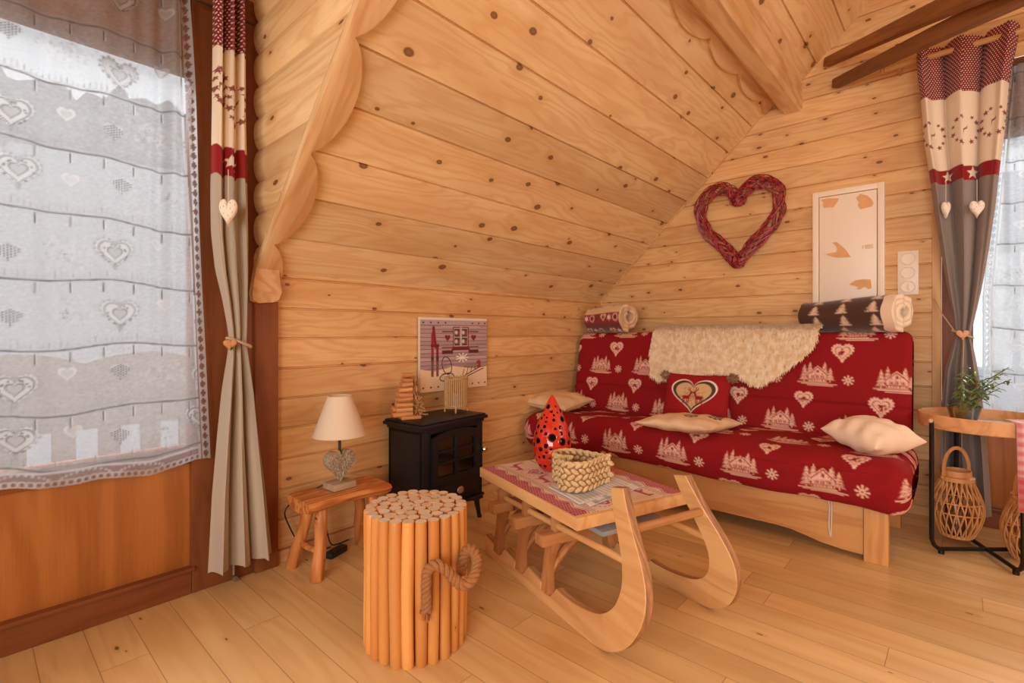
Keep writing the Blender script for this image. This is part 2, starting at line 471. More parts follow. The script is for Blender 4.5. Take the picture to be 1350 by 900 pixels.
# the other side of the roof, behind the eye
ez2 = Vector((0, SL, -1)) / KS
panelling('ceiling_far_slope', M_CEIL, mat_axes((0, -3.05, 1.36), (-1, 0, 0), (0, 1 / KS, SL / KS), tuple(ez2)),
          [(0, 2.72 * KS, K(-XG - .02), K(2.25), .2135, 0.0)])
panelling('wall_right', M_KNEE, mat_axes((0, -3.05, 0), (-1, 0, 0), (0, 0, 1), (0, 1, 0)), [(0, 1.36, K(-XG), K(2.25), .1385, .0565)])
# end wall behind the eye, with a big window opening added for fill light
EM = mat_axes((-2.25, 0, 0), (0, 1, 0), (0, 0, 1), (1, 0, 0))
def el(z): return -3.05 if z < 1.36 else -3.05 + (z - 1.36) / SL
def er(z): return YK if z < ZK else YK - (z - ZK) / SL
panelling('wall_front', M_GABLE, EM, [(0, .45, el, er, .1413, .0363), (.45, 2.25, el, K(-2.0), .1413, .0363), (.45, 2.25, K(.9), er, .1413, .0363),
                                     (2.25, zr, el, lambda z: max(el(z), er(z)), .1413, .0363)])
# dormer: log-clad cheek, its twin, little ceiling, wall above and beside the window
DT = 2.60
def cy(z): return YK - max(0.0, z - ZK) / SL
panelling('wall_dormer_cheek', M_LOG, mat_axes((XC + .022, 0, 0), (0, -1, 0), (0, 0, 1), (-1, 0, 0)),
          [(ZK - .02, DT + .05, K(-YK - .05), lambda z: -cy(z), .141, .022)], bulge=.022)
panelling('wall_dormer_far_cheek', M_LOG, mat_axes((-1.40, 0, 0), (0, 1, 0), (0, 0, 1), (1, 0, 0)),
          [(ZK, DT, cy, K(YK), .141, .022)], bulge=.022)
panelling('ceiling_dormer', M_CEIL, mat_axes((0, YK, DT), (1, 0, 0), (0, -1, 0), (0, 0, -1)), [(-.08, 1.34, K(-1.40), K(XC + .08), .2135, 0)])
panelling('wall_dormer_front', M_KNEE, mat_axes((0, YK, 0), (1, 0, 0), (0, 0, 1), (0, -1, 0)),
          [(2.46, DT + .06, K(-1.40), K(XC + .08), .1385, .0565), (0, 2.50, K(-2.25), K(-1.22), .1385, .0565)])

def uv3(mw):
    return lambda u, v, w: mw @ Vector((u, v, w))
# scalloped barge board along the dormer edge, lying on the slope
def scal(t):
    q = ((t - .633) / .452) % 1.0
    return .034 + .090 * math.sin(PI * min(1, q * 1.02)) ** .62
pts = [(XC, -.10 - .08), (XC, 2.05)]
tt = 2.05
edge = []
while tt > -.16:
    edge.append((XC + scal(tt), tt)); tt -= .012
pts = [(XC, -.02), (XC, 2.05)] + [q for q in edge if q[1] > -.02] + [(XC + .088, -.02)]
b = MB(); b.prism([(XC - .012, 1.275), (XC + .004, 1.375), (.950, 1.375), (.958, 1.27), (.966, 1.235), (.952, 1.20), (.93, 1.186), (.865, 1.180), (.842, 1.192), (.838, 1.222)], lambda u, v: Vector((u, YK - .055, v)), lambda u, v: Vector((u, YK - .002, v)), bev=.004); b.prism(pts, lambda u, v: CM @ Vector((u, v, .034)), lambda u, v: CM @ Vector((u, v, -.0)), bev=.004)
m = b.build('trim_1', wood('pine_barge', srgb(232, 194, 142), PM, PD, 'Y', knot=.2, ksz=.6, var=.02))
m.data.transform(CM.inverted()); m.matrix_world = CM; tag(m, kind='structure')
# post between window wall and low wall
b = MB(); b.box(XC, .957, YK - .035, YK + .03, 0, 1.19, .004)
tag(b.build('trim_2', M_POST), kind='structure')
# purlin beam and the scalloped board beside it
b = MB(); b.prism([(.782, 2.535), (.797, 2.52), (.885, 2.52), (.905, 2.54), (.905, 2.75), (.782, 2.80)], lambda u, v: Vector((-2.25, u, v)), lambda u, v: Vector((XG + .01, u, v)), bev=0)
tag(b.build('trim_3', M_BEAM, sharp=20), kind='structure')
pts = []
x = -2.2
t0 = (YK - .905) * KS
pts = [(XG, t0 + .05), (-2.2, t0 + .05)]
while x < XG - .02:
    q = ((x - 2.15) / .465) % 1.0
    pts.append((x, t0 - .105 - .062 * math.sin(PI * q) ** .6)); x += .011
pts.append((XG, t0 - .03))
b = MB(); b.prism(pts, lambda u, v: CM @ Vector((u, v, .026)), lambda u, v: CM @ Vector((u, v, 0)), bev=.003)
m = b.build('trim_4', M_BEAM); m.data.transform(CM.inverted()); m.matrix_world = CM; tag(m, kind='structure')
# thin cover strip in the ceiling/gable joint, upright trims of the gable window
b = MB()
b.tube([(XG - .004, YK, ZK), (XG - .004, .91, slope_z(.91))], .009, 6)
m = tag(b.build('trim_5', M_TRIM), kind='structure')
b = MB(); b.box(XG - .012, XG + .10, .088, .128, 0, 2.52, .003)
tag(b.build('trim_6', wood('pine_jamb', PL, PM, PD, 'Z', knot=.1, var=.02)), kind='structure')

# windows: local x to the right seen from the room, y up, z into the room
def window(name, mw, x0, x1, top, pz0, pz1, stile, mull=()):
    e = bpy.data.objects.new(name, None); COL.objects.link(e); tag(e, kind='structure'); WM[e.name] = mw.copy(); e.matrix_world = mw
    b = MB()
    b.box(x0, x0 + stile, .0, top, -.05, .03, .006); b.box(x1 - stile, x1, 0, top, -.05, .03, .006)
    for mx in mull: b.box(mx - .05, mx + .05, .0, 2.1, -.05, .03, .006)
    b.build('frame_upright', M_FRAMEV, e, world=False)
    b = MB()
    b.box(x0 + stile, x1 - stile, pz1, pz1 + .07, -.05, .028, .008); b.box(x0 + stile, x1 - stile, 2.10, top, -.05, .028, .006)
    b.box(x0 + stile, x1 - stile, 0, pz0, -.05, .03, .004)
    b.box(x0 + stile - .01, x1 - stile + .01, pz0 - .012, pz0 + .006, -.03, .045, .006)
    b.build('frame_rail', M_FRAME, e, world=False)
    b = MB(); b.box(x0 + stile, x1 - stile, pz0 - .0, pz1, -.02, .012, .002)
    b.build('panel', M_PANEL, e, world=False)
    b = MB(); b.box(x0 + stile, x1 - stile, pz1 + .06, 2.11, -.018, -.012)
    b.build('pane', M_GLASS, e, world=False)
    return e
w1 = window('window_1', mat_axes((0, YK + .012, 0), (1, 0, 0), (0, 0, 1), (0, -1, 0)), -1.25, XC + .03, 2.50, .105, .525, .267, (-.30,))
b = MB(); b.tube([(.77, -.07 + .10, .048), (.77, .155, .048)], .006, 8); b.lathe([(0, 0), (.011, .002), (.011, .02), (0, .022)], (.77, .018, .048), 10)
b.build('floor_bolt', plain('dull_metal', (.35, .33, .31), .35, .9), w1, world=False)
w2 = window('window_2', mat_axes((XG + .03, 0, 0), (0, -1, 0), (0, 0, 1), (-1, 0, 0)), -.085, 1.25, 2.50, .105, .56, .13, (.58,))
w3m = mat_axes((-2.27, 0, 0), (0, 1, 0), (0, 0, 1), (1, 0, 0))
e = bpy.data.objects.new('fill_window', None); COL.objects.link(e); tag(e, kind='structure'); WM[e.name] = w3m.copy(); e.matrix_world = w3m  # unseen window, added to light the room from behind the eye
b = MB()
for xx in (-2.0, -.6, .82): b.box(xx, xx + .08, .45, 2.25, -.03, .03, .005)
for yy in (.45, 2.17): b.box(-2.0, .9, yy, yy + .08, -.03, .03, .005)
b.build('frame', M_FRAME, e, world=False)
b = MB(); b.box(-2.0, .9, .45, 2.25, -.012, -.006); b.build('pane', M_GLASS, e, world=False)

# baseboards
b = MB(); b.box(.957, XG, YK - .012, YK + .01, 0, .055, .003); tag(b.build('baseboard_left', M_TRIM), kind='structure')
b = MB(); b.box(XG - .012, XG + .01, .13, YK - .01, 0, .055, .003); tag(b.build('baseboard_back', wood('pine_trim_across', PL, PM, PD, 'Y', knot=.1, var=.03)), kind='structure')

# ------------------------------------------------------------------ outside
M_SNOW = plain('snow', (.50, .52, .54), .7, bump=.2, bscale=8)
nx_, ny_ = 60, 60
gx = np.linspace(-40, 30, nx_); gy = np.linspace(4.2, 60, ny_)
GX, GY = np.meshgrid(gx, gy, indexing='ij')
GZ = -2.4 + 7.0 * np.clip((GY - 5.0) / 7.0, 0, 1) ** 1.1 + np.clip(GY - 12, 0, None) * .10 + np.sin(GX * .21) * .25 + np.sin(GY * .33 + GX * .1) * .2
o = arr_mesh('terrain_hill', np.stack([GX, GY, GZ], -1).reshape(-1, 3), grid_quads(nx_, ny_), M_SNOW); tag(o, kind='structure')
gx = np.linspace(4.6, 50, 30); gy = np.linspace(-40, 25, 40)
GX, GY = np.meshgrid(gx, gy, indexing='ij'); GZ = -2.4 + np.clip(GX - 12, 0, None) * .40 + np.sin(GY * .3) * .4
o = arr_mesh('terrain_side', np.stack([GX, GY, GZ], -1).reshape(-1, 3), grid_quads(30, 40), M_SNOW); tag(o, kind='structure')
M_RIDGE = plain('snowy_woodland', (.30, .32, .33), .95, vary=.55, vscale=1.6, bump=.5, bscale=3)
nx_, ny_ = 240, 26
U, V = np.meshgrid(np.linspace(-22, 14, nx_), np.linspace(0, 1, ny_), indexing='ij')
tp = 6.1 + .30 * np.sin(U * .5) + .12 * np.sin(U * 2.3 + 1) + .09 * np.sin(U * 5.9) + .07 * np.sin(U * 13.1 + 2) + rng.normal(0, .05, (nx_, 1))
RZ = 3.6 + (tp - 3.6) * V ** .8; RY = 11.5 + 2.5 * V + .12 * np.sin(U * 7 + V * 9) + .1 * np.sin(U * 17 + V * 23)
o = arr_mesh('terrain_ridge', np.stack([U, RY, RZ], -1).reshape(-1, 3), grid_quads(nx_, ny_), M_RIDGE); tag(o, kind='structure')
# balcony with its wavy-topped railing
M_RAIL = plain('weathered_grey_wood', (.17, .165, .16), .8, vary=.3, vscale=6)
b = MB(); b.box(-3.5, 2.6, YK + .12, 4.15, -.16, -.06); tag(b.build('balcony_slab', M_SNOW), kind='structure')
e = thing('balcony_railing', 'dark wavy-topped wooden railing outside behind the left lace curtain', 'railing', (0, 4.0, -.06))
pts = [(-3.4, .46), (2.5, .46)]; x = 2.5
while x > -3.4:
    pts.append((x, .86 + .07 * abs(math.sin((x + .12) * PI / .62)) ** .8)); x -= .03
b = MB(); b.prism(pts, lambda u, v: Vector((u, 3.98, v)), lambda u, v: Vector((u, 4.02, v))); b.build('wavy_board', M_RAIL, e)
x = -3.3
while x < 2.5:
    b = MB(); b.box(x, x + .11, 3.985, 4.015, -.02, .47, .004); b.build('baluster', M_RAIL, e); x += .215
b = MB(); b.box(-3.4, 2.5, 3.97, 4.03, -.06, .02, .004); b.build('bottom_rail', M_RAIL, e)

# ================================================================== curtains
M_CLOTH = printed('printed_cotton', .88, .25, 900, trans=.10)
M_LACE = lace_mat()
M_RODW = wood('rod_wood', srgb(214, 168, 112), srgb(186, 134, 80), srgb(110, 66, 32), 'Y', knot=0, var=.03)
M_RODX = plain('dark_rod', srgb(70, 44, 30), .5, .3)
M_ROPE = plain('beige_rope', srgb(196, 168, 132), .9, bump=.4, bscale=300)
M_BEAD = plain('wooden_bead', srgb(206, 146, 92), .4)

def lace(name, label, x0, x1, z0, z1, place, seams, edge_fn, hem, flip, seed):
    """x0..x1 along the wall, z0..z1 up; edge_fn(z) is the free edge near x1"""
    W, H = x1 - x0, z1 - z0
    c = Canvas(W, H, .0025, (.53, 1.0))
    rr = random.Random(seed)
    n1 = rng.normal(0, 1, (c.ny, c.nx))
    for _ in range(2): n1 = (n1 + np.roll(n1, 1, 0) + np.roll(n1, 1, 1) + np.roll(n1, -1, 1)) / 4
    c.a[..., 0] += n1 * .09
    P = lambda z: z - z0
    # motifs in each panel
    for k in range(len(seams) - 1):
        zc = P((seams[k] + seams[k + 1]) / 2) - .005
        hgt = seams[k + 1] - seams[k]
        x = .05 + .13 * (k % 2)
        j = 0
        while x < W:
            t = (j + k) % 4; yy = zc + rr.uniform(-.03, .03)
            if t == 0:                     # openwork heart
                c.heart(x, yy, .062, (.72, 1.0))
                for q in range(-4, 5):
                    for p in range(-4, 5):
                        if abs(q) * .8 + abs(p - .3) < 3.4: c.disc(x + q * .0085, yy + p * .0085 + (q % 2) * .004, .0031, (.85, .22))
            elif t == 1:                   # dense leafy spray
                for _ in range(60):
                    a, r_ = rr.uniform(0, 2 * PI), rr.uniform(0, .065); c.disc(x + r_ * math.cos(a) * 1.2, yy + r_ * math.sin(a) * .9, rr.uniform(.004, .009), (.70, 1.0), .6)
                for _ in range(26):
                    a, r_ = rr.uniform(0, 2 * PI), rr.uniform(0, .07); c.disc(x + r_ * math.cos(a) * 1.2, yy + r_ * math.sin(a) * .9, .0028, (.8, .5))
            elif t == 2:                   # big rimmed heart
                c.heart(x, yy, .115, (.95, 1.0)); c.heart(x, yy, .100, (.60, .55)); c.heart(x, yy, .088, (.88, 1.0)); c.heart(x, yy + .002, .050, (.80, .40)); c.heart(x, yy + .002, .040, (.85, .8))
                for i in range(26):
                    px_, py_ = heart2d(x, yy, .118, n=26)[i]; c.disc(px_, py_, .0050, (.92, .6))
                for _ in range(14):
                    a = rr.uniform(0, 2 * PI); c.disc(x + .036 * math.cos(a), yy + .034 * math.sin(a), .0035, (.85, .35))
            else:                          # little dense heart
                c.heart(x, yy + .02, .05, (.96, 1.0)); c.heart(x, yy + .02, .034, (.5, 1.0), .6)
            x += .135 + rr.uniform(-.01, .01); j += 1
    xs = np.arange(c.nx) * c.res
    for s in seams:
        wav = P(s) + .010 * np.sin(xs * 7.5 + s * 5) + .006 * np.sin(xs * 17 + s)
        for i in range(0, c.nx - 1, 3):
            x = xs[i]; y = wav[i]
            c.line(x, y, xs[min(i + 3, c.nx - 1)], wav[min(i + 3, c.nx - 1)], .0065, (.97, .30))
            c.line(x, y + .009, xs[min(i + 3, c.nx - 1)], wav[min(i + 3, c.nx - 1)] + .0085, .004, (.75, .8))
            hh = .014 + .008 * math.sin(x * 60)
            if i % 6 == 0: c.line(x, y + .012, x, y + .012 + max(.003, hh), .0035, (.85, .55))
        x = .03
        while x < W:
            i = min(int(x / c.res), c.nx - 1); c.line(x, wav[i] - .010, x, wav[i] - .042, .005, (.95, .15)); c.line(x + .004, wav[i] - .010, x + .004, wav[i] - .042, .003, (.97, 1.0)); x += .088
    # sheer hem with a scalloped border
    c.rect(0, W, 0, hem, (.34, 1.0)); c.line(0, hem, W, hem, .008, (.97, 1.0))
    for i in range(int(W / .02)): c.ring(i * .02, .012, .010, .004, (.95, 1.0)); c.disc(i * .02, .012, .004, (.15, 1.0))
    for i in range(int(W / .16)):
        for q in range(14):
            a = PI * q / 13; c.disc(.08 + i * .16 + .07 * math.cos(a), .015 + .028 * math.sin(a), .004, (.85, 1.0))
    # looped border along the free edge
    for j in range(c.ny):
        pass
    nu, nv = int(W / .0042), int(H / .0042)
    U, V = np.meshgrid(np.linspace(0, 1, nu), np.linspace(0, 1, nv), indexing='ij')
    Z = z0 + V * H
    E = edge_fn(Z)
    Xa = x0 + U * (E - x0)
    dd_ = c.at((Xa - x0), Z - z0); den, shd = dd_[..., 0], dd_[..., 1]
    de = E - Xa
    bor = (de < .030)
    ph = ((Z * 1.0) % .036) / .036
    tri = np.abs(ph - .5) * 2
    bd = np.where(np.abs(de - .015) < .010 * (1 - tri), .15, .95); shd = np.where(bor, 1.0, shd)
    den = np.where(bor, bd, den); den = np.where(np.abs(de - .031) < .003, .25, den); den = np.where(np.abs(de - .037) < .004, .95, den)
    hemz = .012 * np.sin(Xa * 9 + 1) + .008 * np.sin(Xa * 23)
    Zw = Z + hemz * np.clip(1 - V * 6, 0, 1)
    rip = .010 * np.sin(Xa * 26 + 2) * (.4 + .6 * V) + .006 * np.sin(Xa * 61 + Z * 1.5) + .026 * np.sin(Xa * 88 + 1.0 + .6 * np.sin(Z * 2)) * np.clip((Xa - (x1 - .30)) / .2, 0, 1) * np.clip(V * 1.4 - .15, 0, 1)
    PT = place(Xa, rip, Zw)
    o = arr_mesh(name, PT.reshape(-1, 3), grid_quads(nu, nv), M_LACE, col=np.clip(np.stack([den, shd, den], -1), 0, 1).reshape(-1, 3))
    return tag(o, label, 'curtain', 'white lace panels')
SEAM = [.60, .785, 1.0, 1.225, 1.45, 1.675, 1.90, 2.12, 2.34]
lace('lace_curtain', 'white lace curtain with heart motifs over the big left window', -.75, .68, .535, 2.37,
     lambda x, d, z: np.stack([x, YK - .062 + d * .8, z], -1), SEAM, lambda z: .674 - .0398 * (z - .555), .05, False, 3)
lace('lace_curtain', 'white lace curtain at the right edge beside the grey drape and plant', .0, 1.10, .60, 2.44,
     lambda x, d, z: np.stack([XG - .055 + d * .6, x - 1.20, z], -1), [.66, .85, 1.07, 1.29, 1.51, 1.73, 1.95, 2.17, 2.39], lambda z: 1.20 - .085 - .08 * np.clip((z - 1.25) / 1.15, 0, 1), .05, True, 11)
b = MB(); b.tube([(-.9, YK - .062, 2.375), (XC - .01, YK - .062, 2.375)], .006, 8)
tag(b.build('lace_rod', M_RODX), 'thin dark rod at the top of the left lace curtain', 'curtain rod')
b = MB(); b.tube([(XG - .055, .06, 2.445), (XG - .055, -1.25, 2.445)], .006, 8)
tag(b.build('lace_rod', M_RODX), 'thin rod holding the lace beside the grey right-hand drape', 'curtain rod')

C_RED, C_CREAM, C_TAUPE = srgb(150, 26, 30), srgb(236, 218, 192), srgb(176, 160, 140)
C_DARKRED, C_WHITE = srgb(128, 22, 28), srgb(240, 222, 202)
def drape(name, label, rows, place, zs, n, amp, taupe, ph, stars, star, hemz=0.0, w=.20):
    """rows: (z, left, right) top to bottom; zs = (dots/cream, cream/red, red/taupe)"""
    rows = sorted(rows); zz = np.array([r[0] for r in rows])
    z0, z1 = zz[0], zz[-1]
    nu, nv = 360, int((z1 - z0) / .0026)
    U, V = np.meshgrid(np.linspace(0, 1, nu), np.linspace(0, 1, nv), indexing='ij')
    Z = z0 + V * (z1 - z0)
    def smooth(vals):
        y = np.interp(np.linspace(z0, z1, nv), zz, vals)
        k = np.ones(21) / 21; yp = np.pad(y, 10, mode='edge'); return np.convolve(yp, k, 'valid')
    L = smooth([r[1] for r in rows])[None, :]; Rr = smooth([r[2] for r in rows])[None, :]
    A = np.interp(Z, [a[0] for a in amp], [a[1] for a in amp])
    wob = .25 * np.sin(Z * 2.3 + 1)
    fold = np.sin(2 * PI * n * U + ph + wob) + .28 * np.sin(2 * PI * n * 2.3 * U + 2 + Z * 1.7)
    Ue = U + .5 / (2 * PI * n) * np.sin(2 * (2 * PI * n * U + ph + wob)) * np.sin(PI * U)
    along = L + (Rr - L) * Ue
    PT = place(along, fold * A, Z + hemz * np.cos(2 * PI * n * U + ph))
    c = Canvas(w, z1 - z0, .001, taupe)
    d, e_, f_ = zs[0] - z0, zs[1] - z0, zs[2] - z0
    H = z1 - z0
    c.rect(-.01, w + .01, d, H + .01, C_DARKRED); c.rect(-.01, w + .01, e_, d, C_CREAM); c.rect(-.01, w + .01, f_, e_, C_RED)
    j = 0; y = d + .006
    while y < H:
        for i in range(int(w / .0118) + 1): c.disc(i * .0118 + (j % 2) * .0059, y, .0027, C_WHITE, .95, .0027)
        y += .0112; j += 1
    for cx_, cz_, rx_, rz_ in stars:
        for i in range(13):
            a = 2 * PI * i / 13; k = 1 + .12 * math.cos(2 * a)
            if i % 7 == 3: continue
            c.star(cx_ * w + rx_ * k * math.cos(a), cz_ - z0 + rz_ * k * math.sin(a), .0155 if i % 2 else .0115, C_DARKRED, .9, n=5, k=.45, rot=i)
        c.poly([(cx_ * w - .010, cz_ - z0 - .03), (cx_ * w - .006, cz_ - z0), (cx_ * w + .008, cz_ - z0 + .006), (cx_ * w + .010, cz_ - z0 + .026), (cx_ * w + .004, cz_ - z0 + .014), (cx_ * w - .010, cz_ - z0 + .008)], C_DARKRED, .85)
    for sx_, sr in star: c.star(sx_ * w, (e_ + f_) / 2, sr, C_CREAM, 1, k=.42)
    col = c.at(Ue * w, Z - z0)
    o = arr_mesh(name, PT.reshape(-1, 3), grid_quads(nu, nv), M_CLOTH, col=col.reshape(-1, 3))
    sm = o.modifiers.new('thickness', 'SOLIDIFY'); sm.thickness = .0022
    return tag(o, label, 'curtain', 'grey and red print drapes')
YD = 2.185
def lx(x, z):      # px -> X on the plane of the left drape at height z
    return on_y(x, 400, YD).x
LR = [(2.62, 284, 327), (2.45, 284, 325), (2.2, 283, 326), (1.95, 282, 326), (1.78, 281, 327), (1.6, 280, 328), (1.45, 281, 329), (1.30, 287, 329), (1.18, 296, 328), (1.07, 302, 327), (1.01, 304, 326), (.95, 302, 329), (.84, 297, 334), (.62, 289, 343), (.40, 282, 352), (.10, 276, 362)]
drape('drape', 'narrow tied drape with cream band beside the left lace curtain', [(z, lx(a, z), lx(b_, z)) for z, a, b_ in LR],
      lambda a, d, z: np.stack([a, YD - d, z], -1), (2.18, 1.79, 1.675), 2.9, [(0, .034), (.8, .030), (1.01, .010), (1.3, .022), (1.8, .018), (2.1, .022), (2.6, .030)], srgb(186, 170, 150), -1.2,
      [(.20, 2.03, .020, .075), (.68, 1.97, .030, .085)], [(.50, .030)], .008, .135)
XD = 3.585
def ry(x): return on_x(x, 400, XD).y
RR = [(2.625, 1209, 1346), (2.5, 1209, 1340), (2.35, 1214, 1331), (2.1, 1218, 1325), (1.9, 1226, 1318), (1.7, 1232, 1312), (1.5, 1240, 1304), (1.3, 1248, 1295), (1.15, 1256, 1286), (1.04, 1260, 1279), (.97, 1255, 1284), (.85, 1246, 1290), (.65, 1241, 1297), (.4, 1240, 1303), (.10, 1240, 1308)]
drape('drape', 'wide tied drape hanging over the wooden rod beside the right lace curtain', [(z, ry(a), ry(b_)) for z, a, b_ in RR],
      lambda a, d, z: np.stack([XD - d, a, z], -1), (2.335, 1.94, 1.865), 2.45, [(0, .040), (.8, .034), (1.04, .012), (1.3, .03), (1.8, .042), (2.3, .045), (2.62, .045)], srgb(150, 136, 128), .35,
      [(.13, 2.13, .050, .078), (.53, 2.13, .056, .080), (.86, 2.14, .050, .078)], [(.63, .036), (.27, .034)], .006, .40)
b = MB()
b.tube([(XD, .33, 2.575), (XD, -1.3, 2.575)], .0155, 14)
b.build_ = None
o = b.build('curtain_rod', M_RODW); tag(o, 'round wooden curtain rod carrying the right-hand drape', 'curtain rod')
b = MB(); b.lathe([(0, 0), (.020, 0), (.020, .008), (.016, .010), (.016, .014), (.020, .016), (.020, .022), (.012, .03), (0, .03)], seg=14, M=Matrix.Translation((XD, .325, 2.575)) @ Matrix.Rotation(R(-90), 4, 'X'))
b.build('finial', M_RODW, o)
b = MB(); b.tube([(XG, .27, 2.575), (XD, .27, 2.575)], .008, 8); b.build('bracket', M_RODW, o)
b = MB(); b.tube([(-1.35, YD, 2.53), (XC - .005, YD, 2.53)], .012, 12)
tag(b.build('curtain_rod', M_RODX), 'dark rod above the left drape, just under the dormer ceiling', 'curtain rod')

M_PEND = printed('speckled_fabric_heart', .85, .2)
M_STRING = plain('white_string', srgb(225, 210, 190), .8)
def pendant(label, c, h, w, top, turn):
    e = thing('heart_pendant', label, 'hanging heart', c, turn, 'speckled heart pendants')
    nu, nv = 40, 40
    U, V = np.meshgrid(np.linspace(0, 2 * PI, nu, endpoint=False), np.linspace(0, PI, nv), indexing='ij')
    hx = np.array([p for p in heart2d(0, 0, 1, 0, nu)])
    s = np.sin(V) ** .7; d = np.cos(V)
    P = np.stack([hx[:, 0:1] * s * w, d * .016, hx[:, 1:2] * s * h], -1)
    col = np.empty(P.shape, np.float32); col[:] = srgb(238, 226, 206)
    for i in range(0, nu, 3):
        for j in range(3, nv - 3, 4):
            if (i // 3 + j // 4) % 2: col[i, j] = srgb(150, 60, 50)
    arr_mesh('heart', P.reshape(-1, 3), grid_quads(nu, nv, wrap_u=True), M_PEND, e, world=False, col=col.reshape(-1, 3))
    b = MB(); b.tube([(0, 0, h * .30), (0, 0, top)], .0013, 6); b.build('string', M_STRING, e, world=False)
p = on_y(301, 281, 2.115); pendant('speckled heart pendant hanging on the narrow left drape', p, .118, .070, .17, -.75)
p = on_x(1288, 276, 3.515); pendant('larger speckled heart pendant on the right drape, under its star', p, .098, .066, .155, 2.0)
p = on_x(1247, 277, 3.535); pendant('speckled heart pendant half hidden in a fold near the right drape’s left edge'.replace('’', "'"), p, .095, .045, .15, 2.3)

def rope_ring(b, c, rx, ry_, tilt, r=.0045, dirx=(1, 0, 0), diry=(0, 1, 0)):
    for s in range(2):
        pts = []
        for i in range(64):
            a = 2 * PI * i / 64; tw = a * 14 + s * PI
            q = Vector(c) + Vector(dirx) * (rx + r * .7 * math.cos(tw)) * math.cos(a) + Vector(diry) * (ry_ + r * .7 * math.cos(tw)) * math.sin(a) + Vector((0, 0, tilt * math.cos(a) + r * .7 * math.sin(tw)))
            pts.append(q)
        b.tube(pts, r * .8, 6, closed=True)
cL = Vector((lx(315, 1), YD, 1.012)); wl = (lx(326, 1) - lx(304, 1)) / 2
e = thing('curtain_tieback', 'cord tieback with wooden bead around the left drape', 'tieback', cL, 0, 'cord tiebacks')
b = MB(); rope_ring(b, cL, wl + .012, .036, -.018); b.build('cord', M_ROPE, e)
b = MB(); pc = on_y(303, 455, YD - .03); b.prism(heart2d(0, 0, .046), lambda u, v: pc + Vector((u, -.012, v)), lambda u, v: pc + Vector((u, .012, v)), bev=.004); b.build('bead', M_BEAD, e)
cR = Vector((XD, ry(1269), 1.045)); wr = (ry(1260) - ry(1279)) / 2
e = thing('curtain_tieback', 'cord tieback with wooden bead around the right drape', 'tieback', cR, 0, 'cord tiebacks')
b = MB(); rope_ring(b, cR, wr + .012, .042, .02, dirx=(0, 1, 0), diry=(1, 0, 0)); b.tube([cR + Vector((-.05, -.005, -.02)), cR + Vector((-.052, .0, -.25)), cR + Vector((-.05, .004, -.62))], .002, 6)
b.tube([cR + Vector((-.01, wr, .01)), cR + Vector((.03, wr + .06, .12)), cR + Vector((.10, wr + .09, .2))], .003, 6); b.build('cord', M_ROPE, e)
b = MB(); pc = cR + Vector((-.052, 0, -.005)); b.prism(heart2d(0, 0, .055), lambda u, v: pc + Vector((-.012, u, v)), lambda u, v: pc + Vector((.012, u, v)), bev=.004); b.build('bead', M_BEAD, e)

# ================================================================== stool, lamp, stove
M_STOOL = wood('rustic_pine', srgb(222, 150, 84), srgb(176, 98, 46), srgb(90, 40, 16), 'X', knot=.3, ksz=.6, ring=1.5, rs=1.0, var=.05, kx=5, ky=12, rough=.42, fiber=.6)
M_STOOLV = wood('rustic_pine_upright', srgb(222, 150, 84), srgb(180, 104, 50), srgb(90, 40, 16), 'Z', knot=.35, ksz=.6, ring=1.2, rs=.9, var=.06, kx=5, ky=12, rough=.42, fiber=.5)
def branch(b, p0, p1, r0, r1, seed, seg=14, n=9, bend=.006):
    rr = random.Random(seed); p0, p1 = Vector(p0), Vector(p1); pts, rs = [], []
    ph = rr.uniform(0, 6)
    for i in range(n):
        t = i / (n - 1); q = p0.lerp(p1, t)
        q += Vector((math.sin(ph + t * 4), math.cos(ph * 1.7 + t * 3.1), 0)) * bend * math.sin(PI * t)
        pts.append(q); rs.append((r0 + (r1 - r0) * t) * (1 + .06 * math.sin(ph + t * 11)))
    b.tube(pts, rs, seg)
ST = thing('stool', 'small rustic half-log stool under the table lamp', 'stool', (1.155, 2.10, 0))
SX0, SX1, SY0, SY1, SZ = .958, 1.352, 1.982, 2.212, .345
prof = [(-.115, -.012), (-.105, .0), (-.07, .003), (0, .004), (.07, .003), (.105, 0), (.115, -.012), (.10, -.035), (.05, -.052), (0, -.056), (-.05, -.052), (-.10, -.035)]
b = MB(); ns = 14; rings = []
for i in range(ns):
    t = i / (ns - 1); x = SX0 + (SX1 - SX0) * t
    k = 1 + .05 * math.sin(t * 7 + 1); yo = .006 * math.sin(t * 5)
    e_ = .93 if i in (0, ns - 1) else 1
    rings.append([b.bm.verts.new((x, 2.097 + yo + py * k * e_, SZ - .004 + pz * (1 if pz > -.005 else k * e_))) for py, pz in prof])
for a, c in zip(rings, rings[1:]):
    for i in range(len(prof)): b.bm.faces.new((a[i], c[i], c[(i + 1) % len(prof)], a[(i + 1) % len(prof)]))
b.bm.faces.new(rings[0]); b.bm.faces.new(list(reversed(rings[-1])))
b.build('seat', M_STOOL, ST, recalc=True, sharp=50)
LEG = [((1.045, 2.055, .30), (1.008, 2.032, 0)), ((1.03, 2.14, .30), (.992, 2.232, 0)), ((1.29, 2.055, .30), (1.338, 2.03, 0)), ((1.27, 2.14, .30), (1.342, 2.235, 0))]
for i, (a, c) in enumerate(LEG):
    b = MB(); branch(b, a, c, .024, .028, i); b.build('leg', M_STOOLV, ST)
for i, (a, c) in enumerate(((0, 1), (2, 3))):
    pa = Vector(LEG[a][0]).lerp(Vector(LEG[a][1]), .62); pb = Vector(LEG[c][0]).lerp(Vector(LEG[c][1]), .58)
    b = MB(); branch(b, pa, pb, .013, .013, 9 + i); b.build('stretcher', M_STOOLV, ST)

